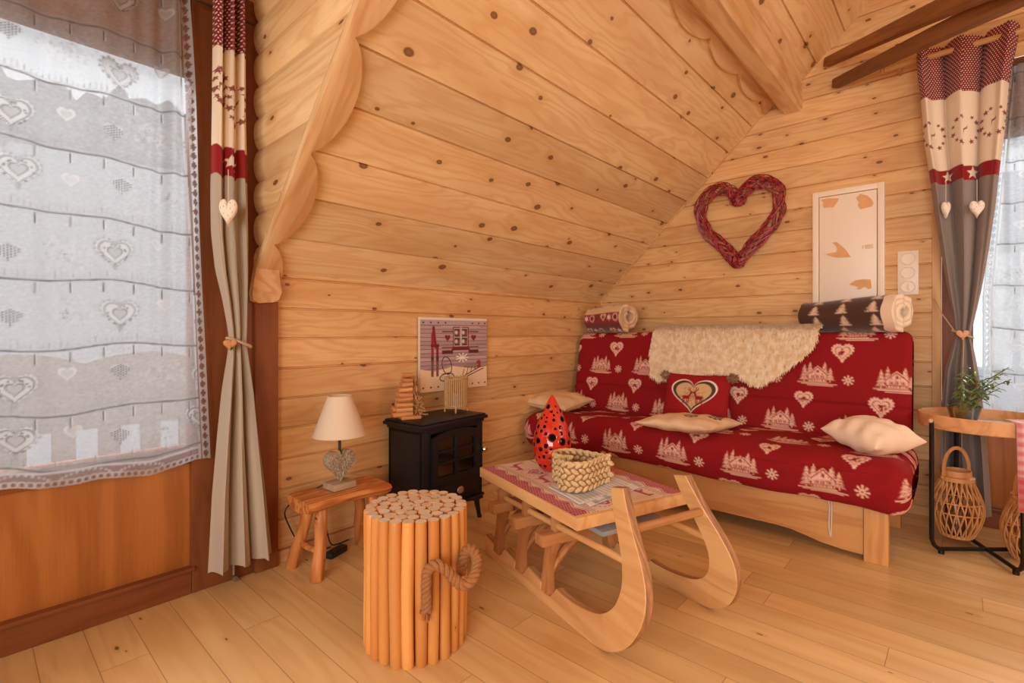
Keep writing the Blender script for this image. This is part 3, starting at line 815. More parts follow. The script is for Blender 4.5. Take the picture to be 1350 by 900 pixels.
LC = Vector((1.155, 2.105, SZ + .002)); ly = R(3)
LM = thing('table_lamp', 'table lamp with cream cone shade and grey carved heart base', 'lamp', LC, ly)
M_GREYW = wood('grey_washed_wood', srgb(196, 170, 138), srgb(160, 132, 102), srgb(96, 74, 54), 'X', knot=.0, var=.02, fiber=.6, rough=.7)
b = MB(); b.box(-.056, .056, -.048, .048, 0, .030, .004); b.build('base', M_GREYW, LM, world=False)
b = MB(); hc = (0, .105)
hp = [(u, v) for u, v in heart2d(0, .028 + .074, .145)]
b.prism(hp, lambda u, v: Vector((u, -.022, v)), lambda u, v: Vector((u, .024, v)), bev=.004)
rr = random.Random(4)
for i in range(150):
    x = rr.uniform(-.064, .064); z = .102 + rr.uniform(-.066, .062); a = rr.uniform(0, PI); L = rr.uniform(.010, .022)
    q = (x / .072) ** 2 + ((z - .112) / .066) ** 2
    if q > .8 or abs(x) > (z - .03) * .95: continue
    b.tube([(x - math.cos(a) * L, -.023, z - math.sin(a) * L), (x, -.027, z), (x + math.cos(a) * L, -.023, z + math.sin(a) * L)], .0022, 5)
b.build('heart', plain('silver_twigs', srgb(168, 148, 120), .7, vary=.85, vscale=130, bump=.6, bscale=150), LM, world=False)
b = MB(); b.tube([(0, 0, .150), (0, 0, .30)], .0065, 12); b.build('stem', plain('dark_stem', (.03, .022, .018), .5), LM, world=False)
zb, zt, rb, rt = .238, .418, .117, .053
prof = [(rb, zb), (rt, zt), (rt - .002, zt), (rb - .002, zb), (rb, zb)]
T = NT('lamp_shade_cloth'); bs = T.bsdf(srgb(247, 232, 208), .9); tl = T.n('BsdfTranslucent'); tl.inputs[0].default_value = (*srgb(248, 230, 202), 1)
mx = T.n('MixShader'); mx.inputs[0].default_value = .35; T.l(bs.outputs[0], mx.inputs[1]); T.l(tl.outputs[0], mx.inputs[2]); T.l(mx.outputs[0], T.out.inputs[0])
T.bump(bs, T.noise(T.obj(), 900, 1), .15, .001)
b = MB(); b.lathe(prof, seg=48); b.tube([(rb * math.cos(a), rb * math.sin(a), zb + .002) for a in np.linspace(0, 2 * PI, 48, endpoint=False)], .0022, 6, closed=True); b.tube([(rt * math.cos(a), rt * math.sin(a), zt - .001) for a in np.linspace(0, 2 * PI, 40, endpoint=False)], .0022, 6, closed=True)
b.build('lamp_shade', T.m, LM, world=False)
b = MB(); b.tube([(rt * math.cos(R(20)), rt * math.sin(R(20)), zt - .012), (0, 0, zt - .02), (-rt * math.cos(R(20)), -rt * math.sin(R(20)), zt - .012)], .0015, 5); b.lathe([(0, .26), (.012, .262), (.012, .30), (.02, .33), (.026, .36), (.02, .385), (0, .392)], seg=16)
b.build('bulb', plain('bulb_glass', (.8, .76, .68), .3), LM, world=False)
b = MB()
cp = [LC + Vector((-.05, .06, .01)), Vector((1.03, 2.245, .30)), Vector((.975, 2.25, .26)), Vector((.985, 2.262, .20)), Vector((1.06, 2.285, .06)), Vector((1.14, 2.29, .012)), Vector((1.2, 2.27, .012))]
def cat(pts, n=8):
    pts = [Vector(p) for p in pts]; P = [pts[0]] + pts + [pts[-1]]; out = []
    for i in range(1, len(P) - 2):
        for k in range(n):
            t = k / n; p0, p1, p2, p3 = P[i - 1], P[i], P[i + 1], P[i + 2]
            out.append(.5 * ((2 * p1) + (p2 - p0) * t + (2 * p0 - 5 * p1 + 4 * p2 - p3) * t * t + (3 * p1 - p0 - 3 * p2 + p3) * t ** 3))
    out.append(P[-2]); return out
b.tube(cat(cp), .0032, 7)
b.tube(cat([(1.30, 2.285, .014), (1.24, 2.28, .013), (1.19, 2.255, .04), (1.165, 2.25, .14), (1.165, 2.24, .27), (1.17, 2.235, .30)]), .0032, 7)
b.build('cord', plain('black_cord', (.012, .011, .011), .5), LM)
b = MB(); b.box(-.055, .055, -.022, .022, 0, .03, .008, M=Matrix.Translation((1.19, 2.20, .001)) @ Matrix.Rotation(R(20), 4, 'Z')); b.build('cord_switch', MATS['black_cord'], LM)

# electric stove
SV = thing('stove', 'small black electric stove with glazed door against the low wall', 'stove', (1.538, 1.995, 0), R(4))
M_IRON = plain('black_iron', (.012, .011, .011), .42, .25, bump=.05, bscale=400)
M_DARKIN = plain('dark_firebox', (.02, .012, .01), .8)
b = MB(); b.box(-.012, .488, -.012, .30, .565, .585, .006); b.box(-.002, .478, -.002, .295, .585, .594, .004); b.box(.004, .472, .004, .285, .548, .566, .004); b.build('top', M_IRON, SV, world=False)
b = MB(); X0, X1, Y0, Y1 = .012, .464, .014, .28
b.box(X0, X0 + .02, Y0, Y1, .13, .55, .003); b.box(X1 - .02, X1, Y0, Y1, .13, .55, .003); b.box(X0, X1, Y1 - .02, Y1, .13, .55, .003)
b.box(X0, X1, Y0, Y1, .13, .15, .003); b.box(X0, X1, Y0, Y1, .53, .55, .003)
b.box(X0, X1, Y0, Y0 + .02, .13, .255, .003); b.box(X0 - .006, X1 + .006, Y0 - .008, Y0 + .02, .250, .260, .003); b.box(X0 - .01, X1 + .01, Y0 - .01, Y1, .126, .140, .004)
pts = [(X0, .128), (X0, .108)] + [(X0 + .06 + (X1 - X0 - .12) * t,   .110 + .018 * math.sin(PI * t)) for t in np.linspace(0, 1, 14)] + [(X1, .108), (X1, .128)]
b.prism(pts, lambda u, v: Vector((u, Y0 - .008, v)), lambda u, v: Vector((u, Y0 + .008, v)))
b.box(X0, X0 + .055, Y0 - .004, Y0 + .02, .255, .545, .003); b.box(X1 - .04, X1, Y0 - .004, Y0 + .02, .255, .545, .003)
b.build('body', M_IRON, SV, world=False)
b = MB(); b.box(X0 + .02, X1 - .02, .16, .20, .15, .53); b.build('firebox', M_DARKIN, SV, world=False)
for i, (x, y, z, a) in enumerate(((.16, .10, .285, .2), (.25, .09, .292, -.25), (.33, .11, .282, .12), (.24, .105, .325, .5))):
    b = MB(); branch(b, (x - .07, y, z), (x + .07, y + .05 * math.sin(a), z + .03 * math.sin(a * 3)), .02, .018, i + 40); b.build('log', plain('ember_logs', (.10, .045, .025), .8, vary=.5, vscale=60), SV, world=False)
DX0, DX1, DZ0, DZ1 = .068, .425, .262, .540
b = MB()
def arch(u): return DZ1 - .028 * (2 * u - 1) ** 2
out = [(DX0, DZ0), (DX1, DZ0)] + [(DX1 - (DX1 - DX0) * t, arch(t)) for t in np.linspace(0, 1, 18)]
inn = [(DX0 + .038, DZ0 + .038), (DX1 - .038, DZ0 + .038)] + [(DX1 - .038 - (DX1 - DX0 - .076) * t, arch(t) - .036) for t in np.linspace(0, 1, 18)]
n_ = len(out)
def ringv(P, y): return [b.bm.verts.new((u, y, v)) for u, v in P]
o1, o2, i1, i2 = ringv(out, Y0 - .018), ringv(out, Y0 - .002), ringv(inn, Y0 - .018), ringv(inn, Y0 - .002)
for i in range(n_):
    j = (i + 1) % n_
    for q in ((o1[i], o1[j], i1[j], i1[i]), (o1[i], o2[i], o2[j], o1[j]), (i1[i], i1[j], i2[j], i2[i]), (o2[i], i2[i], i2[j], o2[j])): b.bm.faces.new(q)
bmesh.ops.recalc_face_normals(b.bm, faces=b.bm.faces)
mxx = (DX0 + DX1) / 2
b.box(mxx - .013, mxx + .013, Y0 - .017, Y0 - .003, DZ0 + .03, DZ1 - .03, .002)
for zz in (.365, .425): b.box(DX0 + .03, DX1 - .03, Y0 - .015, Y0 - .004, zz, zz + .012, .002)
DR = b.build('door', M_IRON, SV, world=False)
b = MB(); b.box(DX0 + .03, DX1 - .03, Y0 - .007, Y0 - .004, DZ0 + .03, DZ1 - .04); b.build('pane', glass_mat('smoked_glass', (.42, .30, .30), .25), DR, world=False)
b = MB(); b.lathe([(0, -.003), (.006, 0), (.007, .014), (.015, .018), (.018, .028), (.011, .037), (0, .039)], seg=16, M=Matrix.Translation((DX1 + .018, Y0 - .015, .395)) @ Matrix.Rotation(R(90), 4, 'X')); b.build('knob', plain('chrome', (.75, .73, .7), .18, 1.0), DR, world=False)
b = MB(); b.ball((.285, Y0 - .004, .198), (.026, .007, .020)); b.build('emblem', plain('brass', (.62, .50, .26), .32, .9), SV, world=False)
b = MB()
for zz in (.148, .162): b.box(X0 + .05, X1 - .05, Y0 - .004, Y0 + .004, zz, zz + .006, .002)
b.build('grille', M_IRON, SV, world=False)
for sx, sy in ((0, 0), (1, 0), (0, 1), (1, 1)):
    b = MB(); x = X0 + .028 if not sx else X1 - .028; y = Y0 + .02 if not sy else Y1 - .03; dx = -.014 if not sx else .014; dy = -.014 if not sy else .008
    b.tube([(x, y, .130), (x + dx * .2, y + dy * .2, .09), (x + dx * .7, y + dy * .7, .03), (x + dx, y + dy, 0)], [.022, .016, .012, .013], 10)
    b.build('leg', M_IRON, SV, world=False)
SVM = WM[SV.name]; ST_Z = .594
def on_stove(x, y): return on_z(x, y, ST_Z + .002)

# little tree of stacked twigs
c = Vector((1.605, 2.185, ST_Z + .001))
TO = thing('twig_tree', 'small tree of stacked wood slices and bark on the stove', 'ornament', c, R(-20)); TO.scale = (1.25, 1.25, 1.2)
M_SLICE = wood('bark_slice', srgb(222, 158, 100), srgb(180, 110, 60), srgb(80, 40, 18), 'X', knot=0, var=.15, rough=.7)
rr = random.Random(5)
b = MB(); b.box(-.045, .04, -.03, .03, 0, .014, .003); b.build('base', M_SLICE, TO, world=False)
for k in range(9):
    z = .022 + k * .0215; w = .060 * (1 - k / 11) + .004
    for s in range(3):
        b = MB(); branch(b, (-w * rr.uniform(.9, 1.1) - .012, -.018 + s * .016, z), (.004, -.02 + s * .014, z + rr.uniform(-.004, .004)), .0105, .0095, k * 7 + s, seg=7, n=4, bend=.003); b.build('slice', M_SLICE, TO, world=False)
b = MB()
for i in range(90):
    q = rr.random(); h = q * .165 + .01; x = .010 + rr.uniform(0, .050) * (1 - q * .85); y = rr.uniform(-.03, .03) * (1 - .5 * q)
    a = rr.uniform(0, 6.3); L = rr.uniform(.008, .016)
    b.tube([(x - L * math.cos(a), y - L * .4, h - L * math.sin(a)), (x, y, h), (x + L * math.cos(a), y + L * .3, h + L * math.sin(a))], rr.uniform(.002, .0042), 5)
b.tube([(.012, 0, .01), (.008, 0, .19)], .006, 6)
b.build('twig_bundle', plain('cut_twigs', srgb(176, 128, 84), .8, vary=.5, vscale=90), TO, world=False)
c = Vector((1.935, 2.19, ST_Z + .001))
TL = thing('twig_lantern', 'candle lantern of upright pale twigs on the stove', 'candle holder', c, R(8)); TL.scale = (1.1, 1.1, 1.27)
M_TWIG = plain('pale_twigs', srgb(190, 150, 100), .75, vary=.25, vscale=60)
b = MB()
for i in range(34):
    a = 2 * PI * i / 34; r_ = .066; z1 = .158 + rr.uniform(-.005, .005)
    b.tube([(r_ * math.cos(a), r_ * .8 * math.sin(a), .018), (r_ * 1.01 * math.cos(a + .02), r_ * .8 * math.sin(a + .02), z1)], .0036, 6)
for z in (.028, .150): b.tube([(.068 * math.cos(a), .068 * .8 * math.sin(a), z) for a in np.linspace(0, 2 * PI, 30, endpoint=False)], .003, 5, closed=True)
b.build('twig_wall', M_TWIG, TL, world=False)
for i in range(4):
    a = PI / 4 + i * PI / 2; b = MB(); b.tube([(.064 * math.cos(a), .05 * math.sin(a), .03), (.068 * math.cos(a), .054 * math.sin(a), .012), (.066 * math.cos(a), .052 * math.sin(a), 0)], .005, 6); b.build('leg', M_TWIG, TL, world=False)
b = MB(); b.lathe([(0, .02), (.05, .02), (.05, .026), (.026, .027), (.026, .08), (0, .08)], seg=24, sy=.8); b.build('candle', plain('white_wax', (.8, .74, .62), .5), TL, world=False)

# painting on the low wall
PX0, PX1, PZ0, PZ1 = 1.752, 2.288, .708, 1.143
W, H = PX1 - PX0, PZ1 - PZ0
c = Canvas(W, H, .0012, srgb(176, 150, 150))
rr = random.Random(8)
for i in range(13):
    y = H * (.30 + i * .70 / 13); v = rr.uniform(-14, 14); c.rect(0, W, y, y + H * .7 / 13 - .001, srgb(182 + v, 150 + v, 148 + v)); c.line(0, y, W, y, .003, srgb(96, 66, 74))
    for _ in range(14): x = rr.uniform(0, W); yy = y + rr.uniform(.004, .03); c.line(x, yy, x + rr.uniform(.02, .12), yy + rr.uniform(-.002, .002), .0016, srgb(130, 98, 104), .6)
c.poly([(0, 0), (W, 0), (W, H * .30), (W * .8, H * .27), (W * .45, H * .33), (W * .2, H * .27), (0, H * .31)], srgb(236, 206, 170))
c.rect(0, W, H * .965, H, srgb(232, 214, 196)); c.rect(0, W, H * .90, H * .965, srgb(186, 160, 158))
for i in range(10):
    if i not in (4, 5, 6): c.heart(.022 + i * (W - .04) / 9, H * .925, .014, srgb(70, 36, 38))
    c.heart(.022 + i * (W - .04) / 9, H * .055, .014, srgb(70, 30, 30))
dr = srgb(128, 40, 44)
c.rect(W * .46, W * .70, H * .57, H * .88, dr); c.rect(W * .475, W * .685, H * .60, H * .86, srgb(222, 200, 190))
for qx in (.48, .585):
    for qz in (.61, .735): c.rect(W * qx, W * (qx + .095), H * qz, H * (qz + .115), srgb(88, 74, 74)); c.disc(W * (qx + .03), H * (qz + .06), .012, srgb(206, 196, 190)); c.disc(W * (qx + .07), H * (qz + .05), .011, srgb(168, 60, 60))
c.rect(W * .565, W * .595, H * .60, H * .87, srgb(196, 176, 168)); c.rect(W * .44, W * .72, H * .545, H * .575, srgb(112, 36, 40))
for x in (.30, .70): c.rect(W * (x), W * (x + .16), H * .80, H * .815, srgb(96, 44, 48)); c.rect(W * x, W * (x + .16), H * .58, H * .595, dr); c.rect(W * x, W * (x + .16), H * .50, H * .55, srgb(96, 40, 46)); c.heart(W * (x + .08), H * .715, .044, dr)
c.rect(W * .29, W * .88, H * .875, H * .885, srgb(226, 200, 190), .7)
for i in range(9): a = 2 * PI * i / 9; c.line(W * .60, H * .44, W * .60 + .05 * math.cos(a), H * .44 + .028 * math.sin(a), .007, srgb(240, 232, 224))
for i, (x, tp) in enumerate(((.165, .84), (.235, .66))):
    c.poly([(W * x - .009, H * .20), (W * x + .009, H * .20), (W * x + .009, H * (tp - .06)), (W * x + .002, H * tp), (W * x - .009, H * (tp - .08))], srgb(150, 44, 46) if i == 0 else srgb(134, 40, 42)); c.rect(W * x - .010, W * x + .010, H * .42, H * .47, srgb(76, 52, 52))
    c.rect(W * x - .009, W * x + .009, H * .20, H * .40, srgb(120, 86, 84))
c.line(W * .18, H * .86, W * .21, H * .60, .02, srgb(140, 36, 42)); c.rect(W * .14, W * .26, H * .60, H * .635, srgb(120, 30, 36))
for cx_, cz_, rx_, rz_, ro in ((.37, .34, .035, .055, .35), (.37, .18, .055, .022, .1)):
    pts = [(W * cx_ + rx_ * math.cos(a) * math.cos(ro) - rz_ * math.sin(a) * math.sin(ro), H * cz_ + rx_ * math.cos(a) * math.sin(ro) + rz_ * math.sin(a) * math.cos(ro)) for a in np.linspace(0, 2 * PI, 30)]
    c.path(pts, .006, srgb(66, 42, 40))
    for k in (-1, 0, 1): c.line(W * cx_ - rx_ * .8, H * cz_ + k * .02, W * cx_ + rx_ * .8, H * cz_ + k * .02 + .01, .002, srgb(90, 62, 56))
for k in range(2): c.line(W * (.56 + .06 * k), H * .15, W * (.90 + .04 * k), H * (.30 - .03 * k), .006, srgb(74, 46, 40)); 
for k in range(5): c.line(W * (.60 + .065 * k), H * .17 + k * .012, W * (.63 + .065 * k), H * .17 + k * .012 + .045, .005, srgb(84, 54, 46))
c.disc(W * .86, H * .34, .020, srgb(158, 50, 54), 1, .024); c.line(W * .63, H * .32, W * .84, H * .33, .014, srgb(150, 128, 110))
nu, nv = 260, 210
U, V = np.meshgrid(np.linspace(0, 1, nu), np.linspace(0, 1, nv), indexing='ij')
e = thing('canvas_picture', 'canvas print of chalet window, skis and sledge on the low wall', 'picture', ((PX0 + PX1) / 2, YK - .02, PZ0))
P = np.stack([PX0 + U * W, np.full_like(U, YK - .029), PZ0 + V * H], -1)
arr_mesh('print', P.reshape(-1, 3), grid_quads(nu, nv), printed('canvas_print', .8, .1), e, col=c.at(U * W, V * H).reshape(-1, 3))
b = MB(); b.box(PX0, PX1, YK - .0285, YK - .008, PZ0, PZ1, .001); b.build('stretcher_frame', plain('canvas_edge', srgb(226, 206, 184), .9), e)

# ================================================================== log side table
LSC = Vector((1.056, 1.402, 0)); LSH = .455
LS = thing('log_stool', 'round side stool of bundled upright poles with rope handle', 'stool', LSC)
M_POLE = wood('peeled_pole', srgb(226, 158, 84), srgb(200, 120, 54), srgb(110, 56, 20), 'Z', knot=.35, ksz=.5, var=.16, ring=.5, kx=5, ky=14, rough=.38, fiber=.2, spec=.5)
T = NT('pole_end_grain'); oi = T.n('ObjectInfo').outputs['Random']
nz = T.noise(T.obj(), 260, 3)
bb = T.bsdf(T.mix(T.math('ADD', T.math('MULTIPLY', nz, .5), T.math('MULTIPLY', oi, .5)), srgb(224, 208, 184), srgb(192, 168, 136)), .8); T.bump(bb, nz, .3, .002); M_END = T.m
rr = random.Random(12)
spots = []
for n, rad, pr in ((24, .1545, .0203), (17, .1135, .0212), (11, .0725, .0212), (5, .035, .0195), (1, 0, .016)):
    off = rr.uniform(0, 6)
    for i in range(n):
        a = off + 2 * PI * i / n + rr.uniform(-.012, .012); q = rr.uniform(.93, 1.06)
        spots.append((rad * math.cos(a), rad * math.sin(a), pr * q))
for i, (x, y, r) in enumerate(spots):
    b = MB(); seg = 14; n = 12; outer = i < 24
    zz = [0, .004] + [LSH * k / 10 for k in range(1, 10)] + [LSH - .003]
    ph, dx = rr.uniform(0, 6), rr.uniform(-.003, .003)
    pts = [(x + dx * math.sin(z * 9 + ph), y + dx * math.cos(z * 7 + ph), z) for z in zz] ; rs = [r * (1 + .035 * math.sin(z * 14 + ph)) for z in zz]; rs[0] *= .9; rs[-1] *= .97
    top = LSH + rr.uniform(-.0012, .0012)
    pts.append((pts[-1][0], pts[-1][1], top)); rs.append(r * .95)
    b.tube(pts, rs, seg, cap=False)
    ring = [v for v in b.bm.verts][-seg:]
    f = b.bm.faces.new(ring); f.material_index = 1
    bot = [v for v in b.bm.verts][:seg]; f = b.bm.faces.new(list(reversed(bot))); f.material_index = 1
    b.build('pole', [M_POLE, M_END], LS, world=False)
M_ROPEB = wood('jute_rope', srgb(190, 134, 84), srgb(146, 92, 50), srgb(90, 50, 24), 'X', knot=0, var=.02, rough=.95, fiber=.8, ring=.2)
def on_cyl(x, y, rad):
    r = ray(x, y); o2 = Vector((0 - LSC.x, 0 - LSC.y)); d2 = Vector((r.x, r.y))
    A = d2.dot(d2); B = 2 * o2.dot(d2); C_ = o2.dot(o2) - rad * rad; D = max(0, B * B - 4 * A * C_)
    return EY + r * ((-B - math.sqrt(D)) / (2 * A))
hp = [on_cyl(562, 806, .182), on_cyl(562, 790, .190), on_cyl(562, 770, .195), on_cyl(564, 752, .205), on_cyl(574, 744, .220), on_cyl(586, 750, .232), on_cyl(598, 762, .240)]
dd = (hp[-1] - EY).dot(Vector((*FW, 0)))
for px_, py_, k in ((608, 771, 0.0), (618, 768, .005), (626, 757, .02), (629, 742, .05), (626, 728, .075), (618, 723, .095), (612, 732, .10), (609, 748, .085), (607, 756, .06)):
    hp.append(on_d(px_, py_, dd + k))
hp = cat(hp, 7)
b = MB(); L = 0
for s in range(3):
    pts = []; L = 0; prev = None
    for i, p in enumerate(hp):
        t = (hp[min(i + 1, len(hp) - 1)] - hp[max(i - 1, 0)]).normalized()
        if prev is not None: L += (p - prev).length
        prev = p
        u = t.cross(Vector((.3, .5, .8))).normalized(); v = t.cross(u)
        a = L * 120 + s * 2 * PI / 3
        pts.append(p + (u * math.cos(a) + v * math.sin(a)) * .0098)
    b.tube(pts, .0084, 9)
for i in range(16):
    p = hp[0]; a = rr.uniform(0, 6.3); b.tube([p + Vector((0, 0, .004)), p + Vector((.010 * math.cos(a), .010 * math.sin(a), -.02 - rr.uniform(0, .012)))], .0022, 4)
b.build('rope_handle', M_ROPEB, LS)

# ================================================================== sledge table
NV, YV = Vector((.951, -.309, 0)), Vector((.309, .951, 0))
SC0, SC1 = 1.345, 1.74
SLG = thing('sledge_table', 'pine sledge coffee table with tall curled runners', 'table', NV * SC0 + YV * SC1, R(-18))
def S(n, y, z): return Vector((n - SC0, y - SC1, z))
M_SLED = wood('sledge_pine', srgb(232, 184, 122), srgb(202, 144, 86), srgb(110, 62, 28), 'Y', knot=.3, ksz=.6, var=.03, ring=.9, kx=5, ky=10, rough=.42)
M_SLEDX = wood('sledge_pine_cross', srgb(204, 146, 90), srgb(166, 106, 58), srgb(90, 48, 22), 'X', knot=.2, ksz=.6, var=.03, kx=5, ky=10, rough=.5)
M_SLEDZ = wood('sledge_pine_upright', srgb(202, 140, 84), srgb(160, 98, 52), srgb(90, 48, 22), 'Z', knot=.2, ksz=.6, var=.03, kx=5, ky=10, rough=.5)
M_PLY = wood('laminated_edge', srgb(186, 136, 88), srgb(146, 98, 58), srgb(70, 38, 18), 'Y', pitch=.0068, knot=0, var=.22, fiber=.3, rough=.6)
POSTS = [2.035, 1.835, 1.630]
outer = cat([(1.285, .520, 0), (1.250, .455, 0), (1.208, .390, 0), (1.158, .318, 0), (1.125, .250, 0), (1.118, .185, 0), (1.138, .115, 0), (1.185, .052, 0), (1.255, .012, 0), (1.33, .0, 0)], 6)
inner = cat([(1.345, .508, 0), (1.318, .440, 0), (1.280, .370, 0), (1.246, .300, 0), (1.230, .240, 0), (1.236, .185, 0), (1.262, .138, 0), (1.312, .102, 0), (1.38, .084, 0), (1.46, .074, 0)], 6)
top = []
for pz in reversed(POSTS):
    top += [(pz - .105, .074), (pz - .075, .079), (pz - .060, .060), (pz - .045, .040), (pz - .022, .034), (pz + .022, .036), (pz + .024, .064)]
rail = [(q[0], q[1]) for q in outer] + [(2.09, .0), (2.125, .012), (2.155, .075), (2.13, .072)] + [(y, z) for y, z in reversed(top) if y < 2.10] + [(q[0], q[1]) for q in reversed(inner)]
TH = .034; SPL = .20
for side in (-1, 1):
    f0 = (1.070 if side < 0 else 1.585)
    def fa(u, v, f0=f0, side=side): return S(f0 - side * SPL * v, u, v)
    def fb(u, v, f0=f0, side=side): return S(f0 - side * SPL * v + TH, u, v)
    b = MB(); A_ = [b.bm.verts.new(fa(*p)) for p in rail]; B_ = [b.bm.verts.new(fb(*p)) for p in rail]; n = len(rail)
    fcs = [b.bm.faces.new(A_), b.bm.faces.new(list(reversed(B_)))]
    nfront = len(outer)
    for i in range(n):
        f = b.bm.faces.new((A_[i], B_[i], B_[(i + 1) % n], A_[(i + 1) % n])); f.material_index = 1
    bmesh.ops.recalc_face_normals(b.bm, faces=b.bm.faces)
    bmesh.ops.bevel(b.bm, geom=[e for f in fcs for e in f.edges], offset=.0025, segments=1, affect='EDGES')
    b.build('runner', [M_SLED, M_PLY], SLG, world=False, sharp=40)
def hourglass(y0, z0, z1, n0, n1, w, t, b):
    k = 9; L_, R_ = [], []
    for i in range(k):
        q = i / (k - 1); ww = w * (.52 + .48 * abs(2 * q - 1) ** 1.3) ; sh = .012 * math.sin(PI * q)
        L_.append((y0 - ww / 2 + sh, z0 + (z1 - z0) * q)); R_.append((y0 + ww / 2 + sh, z0 + (z1 - z0) * q))
    nn = lambda z: n0 + (n1 - n0) * (z - z0) / (z1 - z0)
    b.prism(L_ + R_[::-1], lambda u, v: S(nn(v) - t / 2, u, v), lambda u, v: S(nn(v) + t / 2, u, v), bev=.003)
for side in (-1, 1):
    nb = 1.087 + .010 if side < 0 else 1.602 - .010
    nt = 1.125 if side < 0 else 1.565
    for p in POSTS:
        b = MB(); hourglass(p, .030, .228, nb, nt, .062, .034, b); b.build('post', M_SLEDZ, SLG, world=False)
        b = MB(); pts = []
        for i in range(9):
            q = i / 8; pts.append(S(nb - side * (.015 + .175 * q ** 1.25), p + .012, .085 + .15 * q ** .8))
        b.tube(pts, [.017] * 9, 8, flat=1.0); b.build('brace', M_SLEDZ, SLG, world=False)
for p in POSTS:
    b = MB(); b.box(1.055 - SC0, 1.635 - SC0, p - .030 - SC1, p + .030 - SC1, .222, .268, .006); b.build('crossbeam', M_SLEDX, SLG, world=False)
    for side in (-1, 1):
        nc = (1.128 + (2.035 - p) * .06) if side < 0 else (1.562 - (2.035 - p) * .06)
        pts = [(-.03, .262), (.03, .262)] + [(.03 * math.cos(a), .305 + .03 * math.sin(a)) for a in np.linspace(0, PI, 12)]
        b = MB(); b.prism(pts, lambda u, v: S(nc + u, p - .016, v), lambda u, v: S(nc + u, p + .016, v), bev=.002); b.build('tenon', M_SLEDX, SLG, world=False)
for side in (-1, 1):
    b = MB(); q0, q1 = (1.124, 1.150) if side < 0 else (1.568, 1.540)
    b.tube([S(q0, 2.115, .283), S((q0 + q1) / 2, 1.7, .286), S(q1, 1.205, .294)], .0125, 14); b.build('side_rod', M_SLED, SLG, world=False)
b = MB(); b.tube([S(1.160, 1.238, .396), S(1.525, 1.238, .396)], .0145, 14); b.build('cross_rod', M_SLEDX, SLG, world=False)
TZ = .402
b = MB(); b.box(1.063 - SC0, 1.622 - SC0, 1.395 - SC1, 2.165 - SC1, .357, TZ, .003); b.build('tabletop', M_SLED, SLG, world=False)
b = MB()
for y in (1.50, 1.75, 2.0): b.box(1.14 - SC0, 1.55 - SC0, y - .02 - SC1, y + .02 - SC1, .318, .358, .003)
b.build('underframe', M_SLEDX, SLG, world=False)
b = MB(); b.box(1.20 - SC0, 1.50 - SC0, 1.42 - SC1, 2.0 - SC1, .300, .318, .003); b.build('grey_board', plain('grey_board', srgb(150, 150, 146), .7), SLG, world=False)
SM = WM[SLG.name]

# woven runner on the tabletop
W, H = .545, .735
n0, y0 = 1.068, 1.415
RB, CB = srgb(164, 36, 44), srgb(226, 196, 170)
c = Canvas(W, H, .0015, CB)
for i in range(int(H / .003)): c.line(0, i * .003, W, i * .003, .0008, srgb(206, 172, 148), .5)
rr = random.Random(3)
for m in (0, 1):
    X = (lambda x: x) if m == 0 else (lambda x: W - x)
    pts = [(X(0), 0), (X(0), H)] + [(X(.056 + .010 * math.sin(y * 2 * PI / .10)), y) for y in np.linspace(H, 0, 90)]; c.poly(pts, RB)
    for i in range(int(H / .012)):
        for j in range(4): c.disc(X(.010 + j * .012 + (i % 2) * .006), i * .012, .0032, srgb(222, 150, 140), .9)
    c.path([(X(.064 + .010 * math.sin(y * 2 * PI / .10)), y) for y in np.linspace(0, H, 90)], .004, RB)
    for x in (.082, .094): c.line(X(x), 0, X(x), H, .003, srgb(96, 70, 62))
    for i in range(int(H / .02)): c.disc(X(.105), i * .02, .003, RB)
    y = .08
    k = 0
    while y < H:
        if k % 2 == m:
            c.heart(X(.170), y, .085, RB, rot=-PI / 2 if m == 0 else PI / 2); c.heart(X(.170), y, .062, srgb(220, 180, 160), rot=-PI / 2 if m == 0 else PI / 2); c.heart(X(.170), y, .045, RB, .8, rot=-PI / 2 if m == 0 else PI / 2)
            for q in range(18): a = 2 * PI * q / 18; c.disc(X(.170) + .056 * math.cos(a), y + .056 * math.sin(a), .004, RB)
        else:
            s = 1 if m == 0 else -1
            c.poly([(X(.145), y - .05), (X(.155), y - .055), (X(.165), y + .03), (X(.19), y + .045), (X(.185), y + .055), (X(.15), y + .045), (X(.142), y + .02), (X(.120), y + .028), (X(.120), y + .02), (X(.142), y - .0), (X(.140), y - .03), (X(.12), y - .04), (X(.12), y - .046)], RB)
            for q in range(3): c.line(X(.188), y + .05, X(.205 + .008 * q), y + .03 + .02 * q, .004, RB)
        y += .115; k += 1
c.rect(W / 2 - .004, W / 2 + .004, 0, H, RB); 
for i in range(int(H / .03)): c.star(W / 2, .015 + i * .03, .010, RB)
nu, nv = 220, 290
U, V = np.meshgrid(np.linspace(0, 1, nu), np.linspace(0, 1, nv), indexing='ij')
zz = .0016 + .0006 * np.sin(U * 13 + V * 9)
P = np.stack([n0 + U * W - SC0, y0 + V * H - SC1, TZ + zz], -1)
o = arr_mesh('table_runner', P.reshape(-1, 3), grid_quads(nu, nv), printed('woven_runner', .9, .3, 600), mw=SM.copy(), col=c.at(U * W, V * H).reshape(-1, 3))
sm = o.modifiers.new('thickness', 'SOLIDIFY'); sm.thickness = .0015; sm.offset = -1
tag(o, 'red and cream jacquard table cover with deer on the sledge table', 'table runner')
TOPZ = TZ + .0028

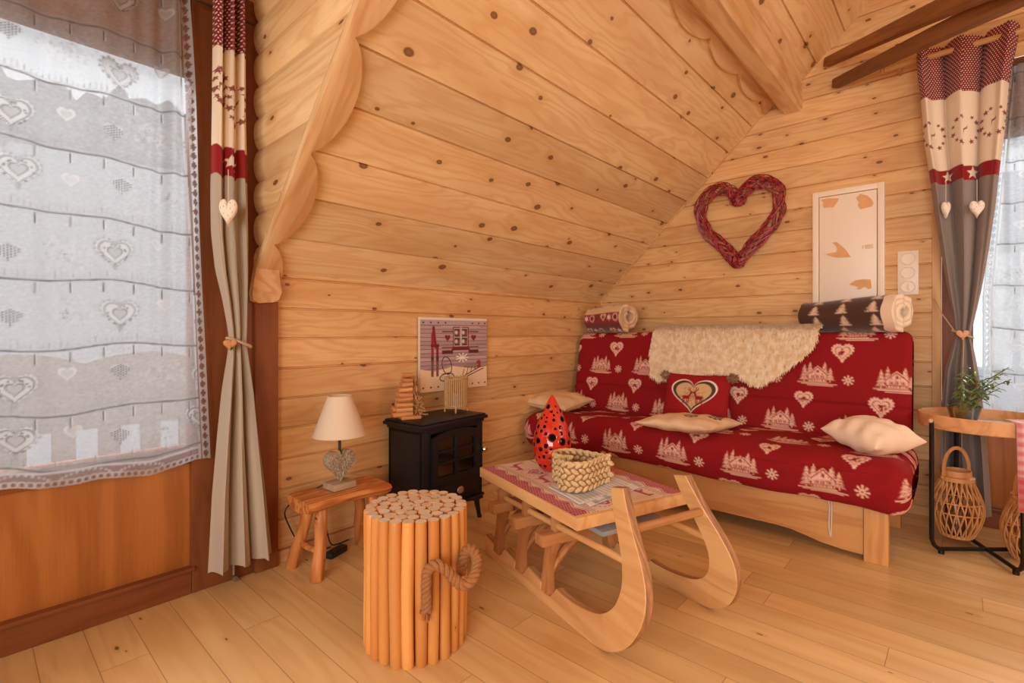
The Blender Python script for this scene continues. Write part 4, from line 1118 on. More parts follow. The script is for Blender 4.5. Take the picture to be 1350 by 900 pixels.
# printed sheets under the basket
def sheet(corners, name, label, z, seed, lines):
    p = [on_z(x, y, z) for x, y in corners]
    nu, nv = 60, 60
    U, V = np.meshgrid(np.linspace(0, 1, nu), np.linspace(0, 1, nv), indexing='ij')
    A = np.array([list(q) for q in p])
    P = (A[0] * (1 - U)[..., None] + A[1] * U[..., None]) * (1 - V)[..., None] + (A[3] * (1 - U)[..., None] + A[2] * U[..., None]) * V[..., None]
    c = Canvas(1, 1, .006, srgb(226, 222, 218)); rr = random.Random(seed)
    for i in range(lines): y = (i + .5) / lines; c.rect(.03, .97, y, y + .35 / lines, srgb(150, 150, 156), .75)
    c.rect(.5, .9, .1, .4, srgb(120, 122, 128), .5)
    o = arr_mesh(name, P.reshape(-1, 3), grid_quads(nu, nv), printed('paper', .6, .02), col=c.at(U, V).reshape(-1, 3))
    sm = o.modifiers.new('thickness', 'SOLIDIFY'); sm.thickness = .0016; sm.offset = -1
    return tag(o, label, 'paper')
sheet([(722, 641), (764, 664), (842, 640), (795, 622)], 'leaflet', 'grey-lined white leaflet directly under the woven basket', TOPZ + .0018, 2, 16)
sheet([(772, 663), (778, 667), (850, 640), (838, 634)], 'leaflet', 'white leaflet peeking out on the right of the woven basket', TOPZ + .0018 + .0024, 5, 5)

# heart-shaped woven basket
BZ = TOPZ + .006
bc = on_z(769, 637, BZ); bd = (on_z(812, 632, BZ) - on_z(745, 634, BZ)).normalized(); bs_ = Vector((-bd.y, bd.x, 0))
HB = .118
BK = thing('woven_basket', 'heart-shaped woven water-hyacinth basket on the sledge table', 'basket', bc, math.atan2(bd.y, bd.x))
M_WEAVE = plain('water_hyacinth', srgb(214, 182, 132), .75, vary=.5, vscale=70, bump=.4, bscale=260)
M_WEAVEI = plain('weave_gap_shade', srgb(150, 104, 60), .9, vary=.4, vscale=60, bump=.4, bscale=120)  # shade in the weave gaps, put into a darker backing colour
hpath = [Vector((-v, u, 0)) for u, v in heart2d(0, 0, .255, 0, 72)]
def hlen(P):
    out = [0]
    for a, c_ in zip(P, P[1:] + P[:1]): out.append(out[-1] + (c_ - a).length)
    return out
hl = hlen(hpath); HLT = hl[-1]
def hp_at(s):
    s %= HLT
    for i in range(len(hpath)):
        if hl[i + 1] >= s:
            a, c_ = hpath[i], hpath[(i + 1) % len(hpath)]; q = (s - hl[i]) / max(1e-9, hl[i + 1] - hl[i]); t = (c_ - a).normalized(); return a.lerp(c_, q), t
    return hpath[0], Vector((1, 0, 0))
b = MB()
inn = [p * .93 for p in hpath]
for P_, flip in ((hpath, 0), (inn, 1)):
    lo = [b.bm.verts.new((p.x, p.y, .002)) for p in P_]; hi = [b.bm.verts.new((p.x, p.y, HB - .004)) for p in P_]
    for i in range(len(P_)):
        j = (i + 1) % len(P_); b.bm.faces.new((lo[i], lo[j], hi[j], hi[i]))
    if flip: b.bm.faces.new(lo)
b.build('dark_backing', M_WEAVEI, BK, world=False)
b = MB()
rows = 5
for k in range(rows):
    z = .012 + k * (HB - .018) / (rows - 1) * .96
    m = 25
    for i in range(m):
        p, t = hp_at((i + .5 * (k % 2)) * HLT / m)
        ang = R(34 if k % 2 else -34)
        nrm = t.cross(Vector((0, 0, 1)))
        ax = t * math.cos(ang) + Vector((0, 0, 1)) * math.sin(ang); ay = Vector((0, 0, 1)) * math.cos(ang) - t * math.sin(ang)
        Mx = Matrix((ax, ay, nrm)).transposed()
        b.ball(p + Vector((0, 0, z)) + nrm * .002, (.0200, .0100, .0075), M=Mx, seg=8)
        b.ball(p * .94 + Vector((0, 0, z)) - nrm * .002, (.0200, .0100, .005), M=Mx, seg=6)
b.build('woven_wall', M_WEAVE, BK, world=False, sharp=0)
b = MB()
for s in range(2):
    b.tube([p * .965 + Vector((0, 0, HB - .002)) + Vector((p.x, p.y, 0)).normalized() * .003 * math.cos(i * 1.3 + s * PI) + Vector((0, 0, .004 * math.sin(i * 1.3 + s * PI))) for i, p in enumerate(hpath)], .0052, 7, closed=True)
b.build('rim', M_WEAVE, BK, world=False, sharp=0)

# red pierced ceramic drop
vc = on_z(728, 619, TOPZ + .001)
nu, nv = 220, 230
HV, RV = .352, .091
zq = np.linspace(0, 1, nv)
prof = np.interp(zq, [0, .03, .08, .16, .26, .36, .48, .60, .72, .82, .90, .96, .985, 1], [.50, .62, .78, .92, .995, 1, .93, .79, .60, .43, .27, .15, .09, .03]) * RV
k = np.ones(9) / 9; prof = np.convolve(np.pad(prof, 4, mode='edge'), k, 'valid'); prof[0] = .045
U, V = np.meshgrid(np.linspace(0, 2 * PI, nu, endpoint=False), np.arange(nv), indexing='ij')
Pv = np.stack([prof[V] * np.cos(U), prof[V] * np.sin(U), zq[V] * HV], -1)
rr = random.Random(21); holes = []
tries = 0
while len(holes) < 105 and tries < 6000:
    tries += 1
    a = rr.uniform(0, 2 * PI); q = rr.uniform(.05, .90); r_ = rr.choice([.006, .0075, .009, .011, .0145, .018]) * (1 if q < .7 else .65)
    p = np.array([np.interp(q, zq, prof) * math.cos(a), np.interp(q, zq, prof) * math.sin(a), q * HV])
    if all(np.linalg.norm(p - h[0]) > (r_ + h[1]) * 1.12 + .007 for h in holes): holes.append((p, r_))
keep = np.ones((nu, nv), bool); bump_ = np.zeros((nu, nv))
for p, r_ in holes:
    d = np.linalg.norm(Pv - p, axis=-1)
    keep &= d > r_
    m = (d > r_ * .3) & (d < r_ * 1.35)
    w = np.where(m, (r_ / np.maximum(d, 1e-6)), 1.0)
    snap = (d > r_ * .70) & (d < r_ * 1.22)
    Pv = np.where((snap & (d > r_))[..., None], p + (Pv - p) * w[..., None] * 1.0, Pv)
Q = grid_quads(nu, nv, wrap_u=True); kf = keep.reshape(-1)
Q = Q[kf[Q].all(1)]
M_CER = plain('red_glaze', srgb(206, 44, 20), .12, Coat_Weight=.6, Coat_Roughness=.05)
e = thing('ceramic_drop', 'red pierced ceramic drop-shaped candle holder on the sledge table', 'candle holder', vc)
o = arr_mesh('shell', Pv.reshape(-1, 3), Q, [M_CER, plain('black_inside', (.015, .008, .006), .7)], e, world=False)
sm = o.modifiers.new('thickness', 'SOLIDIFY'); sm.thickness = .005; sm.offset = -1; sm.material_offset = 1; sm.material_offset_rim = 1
b = MB(); b.lathe([(0, .002), (.044, .002), (.044, .006), (.024, .006), (.024, .05), (0, .05)], seg=20); b.build('candle', MATS['white_wax'], e, world=False)

# ================================================================== sofa bed
M_SOFA = printed('alpine_print_cotton', .85, .2, 800, sheen=0.0, spec=.15)
SRED, SWHT = srgb(140, 24, 28), srgb(232, 186, 162)
def fir2(c, x, y, h, w, col):
    for k in range(4):
        q = k / 4; ww = w * (1 - q * .75); yy = y + h * q * .85
        c.poly([(x - ww / 2, yy), (x + ww / 2, yy), (x, yy + h * .36)], col, .80); c.line(x - ww * .42, yy + .002, x + ww * .42, yy + .003, .0022, SRED, .9)
    c.line(x, y - .008, x, y, .005, col)
def chalet(c, x, y, s=1.0):
    W_ = SWHT; r = lambda a: a * s
    fir2(c, x - r(.070), y - r(.042), r(.100), r(.056), W_); fir2(c, x - r(.040), y - r(.02), r(.095), r(.05), W_); fir2(c, x + r(.070), y - r(.040), r(.080), r(.055), W_); fir2(c, x + r(.040), y - r(.005), r(.08), r(.045), W_)
    c.rect(x - r(.046), x + r(.052), y - r(.05), y + r(.002), W_, .82); c.poly([(x - r(.060), y - r(.004)), (x + r(.002), y + r(.050)), (x + r(.066), y - r(.004))], W_)
    c.path([(x - r(.050), y - r(.006)), (x + r(.002), y + r(.040)), (x + r(.056), y - r(.006))], r(.005), SRED)
    for dx in (-.030, -.005, .022): c.rect(x + r(dx), x + r(dx + .014), y - r(.028), y - r(.012), SRED, .9); c.line(x + r(dx + .007), y - r(.028), x + r(dx + .007), y - r(.012), r(.003), W_)
    c.rect(x - r(.004), x + r(.010), y + r(.006), y + r(.022), SRED, .9); c.line(x - r(.046), y - r(.034), x + r(.052), y - r(.034), r(.003), SRED)
    for k in range(7): c.line(x - r(.04) + r(.014) * k, y - r(.046), x - r(.04) + r(.014) * k, y - r(.036), r(.003), SRED)
    c.rect(x + r(.03), x + r(.038), y + r(.03), y + r(.05), W_)
    rr = random.Random(int(x * 977) + int(y * 613))
    for _ in range(90):
        a, q = rr.uniform(-.095, .095), rr.uniform(-.045, .06)
        c.disc(x + r(a), y + r(q), r(.0028), SRED, .75)
    for dx0, dx1, dy in ((-.105, .06, -.056), (-.085, .105, -.064), (-.05, .085, -.072)): c.line(x + r(dx0), y + r(dy), x + r(dx1), y + r(dy), r(.005), W_)
def lace_heart(c, x, y, s):
    for i in range(26): px_, py_ = heart2d(x, y, s, n=26)[i]; c.disc(px_, py_, s * .055, SWHT)
    c.heart(x, y, s * .98, SWHT); c.heart(x, y, s * .76, SRED); c.heart(x, y, s * .68, SWHT)
    rr = random.Random(int(x * 1e4) + int(y * 1e3))
    for _ in range(16):
        a, q = rr.uniform(0, 6.28), rr.uniform(0, .24); c.disc(x + q * s * math.cos(a), y + s * .02 + q * s * math.sin(a) * .8, s * .045, SRED, .9)
    c.heart(x, y + s * .05, s * .2, SRED)
def flake(c, x, y, s):
    for i in range(8): a = PI * i / 4; c.line(x + s * .3 * math.cos(a), y + s * .3 * math.sin(a), x + s * math.cos(a), y + s * math.sin(a), s * .26, SWHT); c.disc(x + s * math.cos(a), y + s * math.sin(a), s * .2, SWHT)
    c.ring(x, y, s * .36, s * .16, SWHT)
def alpine(W, H, u0, v0):
    c = Canvas(W, H, .0025, SRED)
    for k in range(-1, int(H / .275) + 2):
        for i in range(-1, int(W / .36) + 2):
            x = u0 + i * .36 + (k % 2) * .18; y = v0 + k * .275 + .008 * math.sin(i * 2.1)
            chalet(c, x, y, .92); lace_heart(c, x + .118, y + .122, .098 + .012 * math.sin(i * 3 + k)); flake(c, x + .150, y - .030, .024)
    return c
def rounded(pts, n, sm=3):
    P = np.array(pts, float)
    for _ in range(sm):
        Q_ = np.roll(P, -1, 0); P = np.stack([P * .75 + Q_ * .25, P * .25 + Q_ * .75], 1).reshape(-1, 2)
    d = np.linalg.norm(np.roll(P, -1, 0) - P, axis=1); s = np.concatenate([[0], np.cumsum(d)]); PP = np.vstack([P, P[:1]])
    t = np.linspace(0, s[-1], n, endpoint=False)
    return np.stack([np.interp(t, s, PP[:, 0]), np.interp(t, s, PP[:, 1])], 1), t
def padded(name, prof, y0, y1, canvas, parent, mat, n=330, ny=440, er=.06, wrinkle=None, smo=3):
    """profile in (X, z) swept along Y with soft ends; canvas u runs from y1 to y0, v along the profile"""
    P, t = rounded(prof, n, smo)
    Y = np.linspace(0, 1, ny); Y = y0 + (y1 - y0) * Y
    cx, cz = (P[:, 0].max() + P[:, 0].min()) / 2, (P[:, 1].max() + P[:, 1].min()) / 2; hx, hz = np.ptp(P[:, 0]) / 2, np.ptp(P[:, 1]) / 2
    d = np.minimum(Y - y0, y1 - Y); ins = er * (1 - np.sqrt(np.clip(1 - (1 - np.clip(d / er, 0, 1)) ** 2, 0, 1)))
    X = cx + (P[:, 0][None, :] - cx) * (1 - ins[:, None] / hx); Z = cz + (P[:, 1][None, :] - cz) * (1 - ins[:, None] / hz)
    YY = np.repeat(Y[:, None], n, 1)
    if wrinkle is not None: X, YY, Z = wrinkle(X, YY, Z, t)
    V = np.stack([X, YY, Z], -1).reshape(-1, 3)
    col = canvas.at((y1 - YY), np.repeat(t[None, :], ny, 0)).reshape(-1, 3)
    Q_ = grid_quads(ny, n, wrap_v=True)
    # end caps: fans to the middle
    e0 = len(V); V = np.vstack([V, [[cx, y0, cz]], [[cx, y1, cz]]]); col = np.vstack([col, [SRED], [SRED]])
    i = np.arange(n); j = (i + 1) % n; b1 = (ny - 1) * n
    caps = np.concatenate([np.stack([i, np.full(n, e0), np.full(n, e0), j], 1), np.stack([b1 + j, np.full(n, e0 + 1), np.full(n, e0 + 1), b1 + i], 1)])
    o = arr_mesh(name, V, Q_, mat, parent, col=col)
    return o
SF = thing('sofa_bed', 'red alpine-print sofa bed with pine front rail against the gable', 'sofa', (3.05, 1.23, 0))
SY0_, SY1_ = .158, 2.285
BX0, BZ0, BX1, BZ1 = 3.215, .50, 3.335, 1.035     # foot and head of the backrest's front face
def back_x(z): return BX0 + (BX1 - BX0) * (z - BZ0) / (BZ1 - BZ0)
def wr_back(X, Y, Z, t):
    f = np.clip((3.42 - X) / .1, 0, 1)
    X = X + .010 * np.exp(-((Z - .655) / .012) ** 2) * f
    X = X - .010 * np.sin(Y * 2.1 + 1) * f * np.exp(-((Z - .8) / .2) ** 2) - .003 * np.sin(Y * 13 + Z * 9) * f
    Z = Z + .005 * np.sin(Y * 5 + .4) * np.clip((Z - .95) / .08, 0, 1)
    return X, Y, Z
# profile starts at the bottom of the front face and climbs it
bp = [(BX0 - .005, .42), (BX0, .50), (back_x(.65), .65), (back_x(.85), .85), (back_x(.99), .99), (BX1 + .015, 1.052), (BX1 + .09, 1.058), (BX1 + .145, 1.03), (BX1 + .125, .85), (BX1 + .07, .60), (BX1 + .04, .42), (3.28, .38)]
padded('backrest', bp, SY0_ + .034, SY1_, alpine(2.2, 2.0, .05, .09), SF, M_SOFA, er=.05, wrinkle=wr_back)
def wr_seat(X, Y, Z, t):
    f = np.clip((2.80 - X) / .12, 0, 1)
    X = X - .012 * np.sin(Y * 3.1 + .5) * f - .006 * np.sin(Y * 21 + Z * 40) * f * np.clip((.42 - Z) / .1, 0, 1)
    dr = np.clip((.42 - Y) / .25, 0, 1)
    Z = Z - .028 * dr * np.clip((.45 - Z) / .15, 0, 1) + .010 * np.sin(Y * 4.3 + 1.1) * f + .008 * np.sin(Y * 2.7 + X * 6) * (Z > .44) + .004 * np.sin(Y * 17 + X * 11) * (Z > .44)
    X = X + .004 * np.sin(Y * 30 + Z * 50 + 3 * np.sin(Y * 3)) * f
    return X, Y, Z
sp = [(2.70, .272), (2.648, .30), (2.622, .37), (2.625, .44), (2.665, .492), (2.75, .508), (2.95, .500), (3.12, .492), (3.22, .480), (3.24, .40), (3.22, .30), (3.0, .272), (2.85, .268)]
padded('seat', sp, SY0_, SY1_ + .005, alpine(2.2, 2.2, .02, .135), SF, M_SOFA, n=420, er=.075, wrinkle=wr_seat)
M_SW = wood('sofa_pine', srgb(222, 164, 98), srgb(186, 122, 66), srgb(100, 54, 24), 'Y', knot=.25, ksz=.7, var=.03, ring=.8, kx=3, ky=8, rough=.45)
M_SWZ = wood('sofa_pine_leg', srgb(222, 164, 98), srgb(186, 122, 66), srgb(100, 54, 24), 'Z', knot=.1, var=.03, ring=1.2, rough=.45)
ap = [(.34, .285), (2.13, .285), (2.13, .02), (2.05, .022)]
for i in range(25):
    q = i / 24; y = 2.03 - (2.03 - .44) * q
    e_ = min(q, 1 - q); k = min(1, e_ / .16); k = k * k * (3 - 2 * k)
    ap.append((y, .024 + .042 * k))
ap += [(.42, .022), (.34, .02)]
b = MB(); b.prism(ap, lambda u, v: Vector((2.808, u, v)), lambda u, v: Vector((2.835, u, v)), bev=.003); b.build('front_rail', M_SW, SF)
for y in (.245, 2.13):
    b = MB(); b.box(2.785, 2.850, y, y + .092, 0, .285, .004); b.build('leg', M_SWZ, SF)
for y in (.245, 2.13):
    b = MB(); b.box(3.38, 3.44, y, y + .09, 0, .40, .004); b.build('leg', M_SWZ, SF)
b = MB(); b.box(2.835, 3.40, .26, .30, .16, .27, .003); b.box(2.835, 3.40, 2.17, 2.21, .16, .27, .003); b.build('side_rail', M_SW, SF)
b = MB(); b.box(2.86, 3.38, .30, 2.17, .245, .272, .003); b.build('slat_base', M_SW, SF)
pt = on_x(1095, 664, 2.79)
b = MB(); b.tube(cat([pt + Vector((-.03, .004, .03)), pt + Vector((0, .004, -.02)), pt + Vector((.002, .007, -.10)), pt + Vector((0, .0, -.155)), pt + Vector((-.004, -.004, -.10)), pt + Vector((-.002, -.005, -.01)), pt + Vector((-.03, -.006, .03))]), .0035, 6)
b.build('tie_strap', plain('white_tape', srgb(226, 206, 186), .8), SF)

# ------------------------------------------------------------------ cushions
def pillow(name, label, loc, rot, w, h, t, mat, canvas=None, base=(.7, .6, .5), pipe=None, seed=0, crease=.006, pinch=.10):
    e = thing(name, label, 'cushion', loc, rot=rot)
    n = 130; u = np.linspace(-1, 1, n); U, V = np.meshgrid(u, u, indexing='ij')
    edge = np.clip((1 - np.abs(U) ** 2.4), 0, 1) ** .5 * np.clip((1 - np.abs(V) ** 2.4), 0, 1) ** .5
    X = U * w / 2 * (1 - pinch * (1 - V ** 2) * np.abs(U) ** 3 * .6); Y = V * h / 2 * (1 - pinch * (1 - U ** 2) * np.abs(V) ** 3 * .6)
    r_ = random.Random(seed); q = sum(math.sin(1) * 0 for _ in [0])
    wrk = crease * (np.sin(U * 9 + V * 4 + seed) * np.abs(V) + np.sin(V * 11 - U * 3 + seed * 2) * np.abs(U)) * edge ** .5
    top = np.stack([X, Y, edge * t / 2 + wrk], -1); bot = np.stack([X, Y, -edge * t / 2 + wrk * .6], -1)
    Vv = np.vstack([top.reshape(-1, 3), bot.reshape(-1, 3)]); Q1 = grid_quads(n, n); Q2 = grid_quads(n, n, base=n * n)[:, ::-1]
    cc = np.empty((n, n, 3), np.float32); cc[:] = base
    if canvas is not None: cc = canvas.at((U + 1) / 2 * canvas.w, (V + 1) / 2 * canvas.h)
    c2 = np.empty((n, n, 3), np.float32); c2[:] = base
    o = arr_mesh('cover', Vv, np.vstack([Q1, Q2]), mat, e, world=False, col=np.vstack([cc.reshape(-1, 3), c2.reshape(-1, 3)]))
    bm = bmesh.new(); bm.from_mesh(o.data); bmesh.ops.remove_doubles(bm, verts=bm.verts, dist=1e-5); bm.to_mesh(o.data); bm.free()
    if pipe:
        b = MB(); idx = [(i, 0) for i in range(0, n, 3)] + [(n - 1, j) for j in range(0, n, 3)] + [(n - 1 - i, n - 1) for i in range(0, n, 3)] + [(0, n - 1 - j) for j in range(0, n, 3)]
        pts = []
        for i, j in idx:
            p = Vector(top[i, j])
            if not pts or (p - pts[-1]).length > 1e-4: pts.append(p)
        b.tube(pts, .004, 6, closed=True); b.build('piping', pipe, e, world=False)
    return e
M_CUSH = printed('cushion_cotton', .85, .3, 600, sheen=.0)
BEI, CRM = srgb(226, 192, 148), srgb(238, 212, 184)
M_PIPE = plain('beige_piping', srgb(196, 158, 116), .9)
p = on_z(735, 528, .555)
c = Canvas(1, 1, .008, BEI)
for i in range(22): c.line(i / 22 + .01, 0, i / 22 + .01, 1, .006, srgb(206, 168, 124), .5)
pillow('cushion', 'beige striped cushion at the left end of the sofa against the low wall', p, (R(4), R(-5), R(2)), .39, .39, .125, M_CUSH, c, BEI, M_PIPE, 1)
p = on_z(908, 557, .536)
c = Canvas(1, 1, .008, srgb(232, 200, 162))
for cx_, cy_ in ((.40, .42), (.56, .17), (.82, .26)):
    for i in range(7): a = 2 * PI * i / 7; c.disc(cx_ + .07 * math.cos(a), cy_ + .07 * math.sin(a), .028, srgb(92, 72, 62)); c.line(cx_, cy_, cx_ + .06 * math.cos(a), cy_ + .06 * math.sin(a), .014, srgb(120, 96, 84))
pillow('cushion', 'thin beige cushion with dark flower prints lying flat mid seat', p, (R(-2), R(3), R(-4)), .44, .44, .095, M_CUSH, c, srgb(222, 188, 148), None, 3)
p = on_z(1149, 573, .565)
pillow('cushion', 'plump plain cream cushion at the right end of the sofa', p, (R(8), R(-3), R(-34)), .30, .29, .155, M_CUSH, None, CRM, None, 5, .008)
c = Canvas(.42, .36, .0028, srgb(150, 22, 28))
hx, hy = .205, .185
wh = lambda s: [(hx + (x - hx) * 1.04, hy + .012 + (y - hy) * .84) for x, y in heart2d(hx, hy, s, n=60)]
c.poly(wh(.290), srgb(240, 220, 206)); c.poly(wh(.268), srgb(72, 62, 44)); c.poly(wh(.222), srgb(206, 168, 124))
rr = random.Random(2)
for _ in range(160): a, q = rr.uniform(0, 6.28), rr.uniform(0, .085); c.disc(hx + q * math.cos(a), hy + .01 + q * math.sin(a) * .8, .0035, srgb(166, 122, 84), .7)
DR_ = srgb(140, 24, 28)
for s in (-1, 1):
    X = lambda v: hx + s * v
    c.rect(min(X(.018), X(.060)), max(X(.018), X(.060)), hy - .010, hy + .012, DR_)
    for lx_ in (.021, .031, .048, .057): c.line(X(lx_), hy - .008, X(lx_ + .002), hy - .036, .006, DR_)
    c.line(X(.022), hy + .006, X(.012), hy + .032, .011, DR_); c.disc(X(.008), hy + .034, .008, DR_)
    for a0 in (.0, .012): c.path([(X(.012 + a0 * .3), hy + .040), (X(.020 + a0), hy + .054), (X(.016 + a0), hy + .066)], .0045, DR_)
    c.line(X(.06), hy + .008, X(.066), hy + .001, .006, DR_)
p = on_x(917, 522, 3.125); 
lean = R(68)
RC = pillow('cushion', 'red cushion with two deer in a heart, propped against the backrest', p + Vector((0, 0, -.03)), tuple((Matrix.Rotation(R(-90 + 4), 3, 'Z') @ Matrix.Rotation(lean, 3, 'X')).to_euler()), .42, .36, .11, M_CUSH, c, srgb(150, 22, 28), None, 7, .004)
M_POM = plain('grey_brown_yarn', srgb(150, 116, 88), .95, vary=.5, vscale=120)
rr = random.Random(9)
for sx in (-1, 1):
    b = MB(); c0 = Vector((sx * .212, .155, .012))
    b.ball(c0, .020, seg=10)
    for _ in range(120):
        d = Vector((rr.gauss(0, 1), rr.gauss(0, 1), rr.gauss(0, 1))).normalized(); b.tube([c0 + d * .015, c0 + d * rr.uniform(.030, .040)], [.0026, .0018], 4)
    b.build('pompom', M_POM, RC, world=False)

# ------------------------------------------------------------------ sheepskin over the back
T = NT('cream_wool'); nz = T.noise(T.obj(), 32, 3); bb = T.bsdf(T.mix(T.ramp(nz, .3, .7), srgb(234, 202, 154), srgb(252, 234, 204)), .9, Sheen_Weight=.4); M_WOOL = T.m
sk = [(864, 428), (860, 462), (861, 492), (872, 500), (905, 494), (950, 489), (975, 493), (990, 503), (1006, 506), (1022, 497), (1040, 484), (1060, 470), (1076, 452), (1083, 436), (1080, 426)]
def back_hit(x, y):
    q = on_x(x, y, 3.28)
    for _ in range(4): q = on_x(x, y, back_x(min(q.z, 1.04)))
    return q
hitp = [back_hit(*q) for q in sk]
poly2 = [(p.y, p.z) for p in hitp]
def inpoly(y, z):
    ins = False; n = len(poly2)
    for i in range(n):
        (a0, b0), (a1, b1) = poly2[i], poly2[(i + 1) % n]
        if (b0 > z) != (b1 > z) and y < (a1 - a0) * (z - b0) / (b1 - b0) + a0: ins = not ins
    return ins
ymin, ymax = min(p[0] for p in poly2), max(p[0] for p in poly2)
def skin_pt(y, v):
    """v: up the backrest front, then over the top to the rear"""
    if v < 1.03: return Vector((back_x(v) - .022, y, v)), Vector((-.97, 0, .2))
    q = min(1, (v - 1.03) / .05); a = q * PI / 2
    if q < 1: return Vector((BX1 + .03 - .055 * math.cos(a), y, 1.03 + .048 * math.sin(a))), Vector((-math.cos(a), 0, math.sin(a)))
    return Vector((BX1 + .03 + (v - 1.08), y, 1.078)), Vector((0, 0, 1))
V_, Q_, hair_v, hair_q = [], [], [], []
NY, NV_ = 90, 60
vmax = 1.16; idx = {}
for i in range(NY):
    for j in range(NV_):
        y = ymin + (ymax - ymin) * i / (NY - 1); v = .70 + (vmax - .70) * j / (NV_ - 1)
        if inpoly(y, min(v, 1.035)): idx[(i, j)] = len(V_); p, nn = skin_pt(y, v); V_.append(tuple(p + nn * (.004 * math.sin(y * 40) * math.sin(v * 35))))
for (i, j) in list(idx):
    k = [(i, j), (i + 1, j), (i + 1, j + 1), (i, j + 1)]
    if all(q in idx for q in k): Q_.append([idx[q] for q in k])
rr = random.Random(31); nh = 0
hv, hq = [], []
while nh < 26000:
    y = rr.uniform(ymin, ymax); v = rr.uniform(.70, vmax)
    if not inpoly(y, min(v, 1.035)): continue
    p, nn = skin_pt(y, v); nh += 1
    cl = noise.noise(Vector((y * 14, v * 14, 0)))
    down = Vector((0, .35 * cl + rr.uniform(-.2, .2), -1)) if v < 1.06 else Vector((-.6, rr.uniform(-.4, .4), -.1))
    L = rr.uniform(.028, .052)
    t1 = (nn * .85 + down * .55).normalized(); t2 = (nn * .22 + down + Vector((0, rr.uniform(-.3, .3), 0))).normalized()
    side = t1.cross(nn).normalized() * .0019
    a = p; m = p + t1 * L * .5; e_ = m + t2 * L * .5
    k = len(hv); hv += [a - side, a + side, m + side * .9, m - side * .9, e_ + side * .25, e_ - side * .25]
    hq += [[k, k + 1, k + 2, k + 3], [k + 3, k + 2, k + 4, k + 5]]
base = len(V_)
Vall = np.array([tuple(v) for v in V_] + [tuple(v) for v in hv]); Qall = np.array(Q_ + [[q + base for q in f] for f in hq])
o = arr_mesh('sheepskin', Vall, Qall, M_WOOL)
tag(o, 'cream sheepskin draped over the middle of the sofa back', 'sheepskin')

# ------------------------------------------------------------------ rolled blankets on top of the back
def roll(name, label, y0, y1, xc, zc, rx, rz, turns, th, canvas, inner, cuff=0.0, cuffcol=None, flip=False, yaw=0):
    ns = 190; ny = 110
    s = np.linspace(0, 1, ns); a = -s * turns * 2 * PI + R(-95)
    k = 1 - (s * turns * th * .95) / max(rx, rz) * 1.0
    k = np.clip(k, .12, 1)
    lump = 1 + .035 * np.sin(a * 3 + 1)
    Cx, Cz = rx * k * np.cos(a) * lump, rz * k * np.sin(a) * lump
    t = np.stack([np.gradient(Cx), np.gradient(Cz)], 1); t /= np.linalg.norm(t, axis=1)[:, None]; nn = np.stack([t[:, 1], -t[:, 0]], 1)
    sgn = np.sign((nn[:, 0] * Cx + nn[:, 1] * Cz).mean()); nn *= sgn
    out = np.stack([Cx, Cz], 1) + nn * th / 2 * .92; inn = np.stack([Cx, Cz], 1) - nn * th / 2 * .92
    loop = np.vstack([out, inn[::-1]]); m = len(loop)
    arc = np.concatenate([[0], np.cumsum(np.linalg.norm(np.diff(out, axis=0), axis=1))])
    Y = np.linspace(y0, y1, ny)
    sag = 1 + .05 * np.sin((Y - y0) / (y1 - y0) * 4 + 1)
    X = xc + loop[:, 0][None, :] * sag[:, None]; Z = zc + (loop[:, 1][None, :] + rz) * sag[:, None] - rz
    YY = np.repeat(Y[:, None], m, 1) + .006 * np.sin(loop[:, 0] * 90)[None, :]
    col = np.empty((ny, m, 3), np.float32); col[:] = inner
    col[:, :ns] = canvas.at(np.repeat((y1 - Y)[:, None], ns, 1), np.repeat(arc[None, :], ny, 0) % canvas.h)
    if cuff: col[:, :ns][Y < y0 + cuff] = cuffcol
    ym = (y0 + y1) / 2; X, YY = xc + (X - xc) * math.cos(yaw) + (YY - ym) * math.sin(yaw), ym - (X - xc) * math.sin(yaw) + (YY - ym) * math.cos(yaw)
    V = np.stack([X, YY, Z], -1)
    Vf = V.reshape(-1, 3); Qf = grid_quads(ny, m, wrap_v=True)
    i = np.arange(ns - 1); e1 = np.stack([i, i + 1, m - 2 - i, m - 1 - i], 1); e2 = e1[:, ::-1] + (ny - 1) * m
    cf = col.reshape(-1, 3).copy()
    cf[:m] = np.where((np.arange(m) % 1 == 0)[:, None], cf[:m] * .4 + np.array(inner) * .6, cf[:m])
    o = arr_mesh(name, Vf, np.vstack([Qf, e1, e2]), printed('fleece', .95, .5, 260, sheen=.4), col=cf)
    return tag(o, label, 'blanket', 'rolled blankets on the sofa back')
c = Canvas(.62, .7, .004, srgb(78, 48, 34))
for j in range(10):
    for i in range(4):
        x, y = .10 + i * .165 + (j % 2) * .012, .01 + j * .072
        for q in range(3): c.poly([(x - .038 + q * .009, y + q * .018), (x + .038 - q * .009, y + q * .018), (x, y + q * .018 + .024)], srgb(232, 204, 176), .92)
        for q in range(6): c.disc(x + random.uniform(-.03, .03), y + random.uniform(0, .06), .003, srgb(78, 48, 34))
roll('blanket', 'rolled brown fleece blanket with white fir trees near the white panel', .205, .735, 3.430, 1.158, .098, .088, 2.6, .026, c, srgb(236, 212, 180), .055, srgb(240, 214, 184), yaw=R(24))
c = Canvas(.5, .7, .004, srgb(140, 32, 36))
rr = random.Random(6)
c.rect(0, .5, .0, .12, srgb(104, 44, 40)); c.rect(0, .5, .2, .30, srgb(226, 184, 130)); c.rect(0, .5, .42, .52, srgb(92, 48, 40))
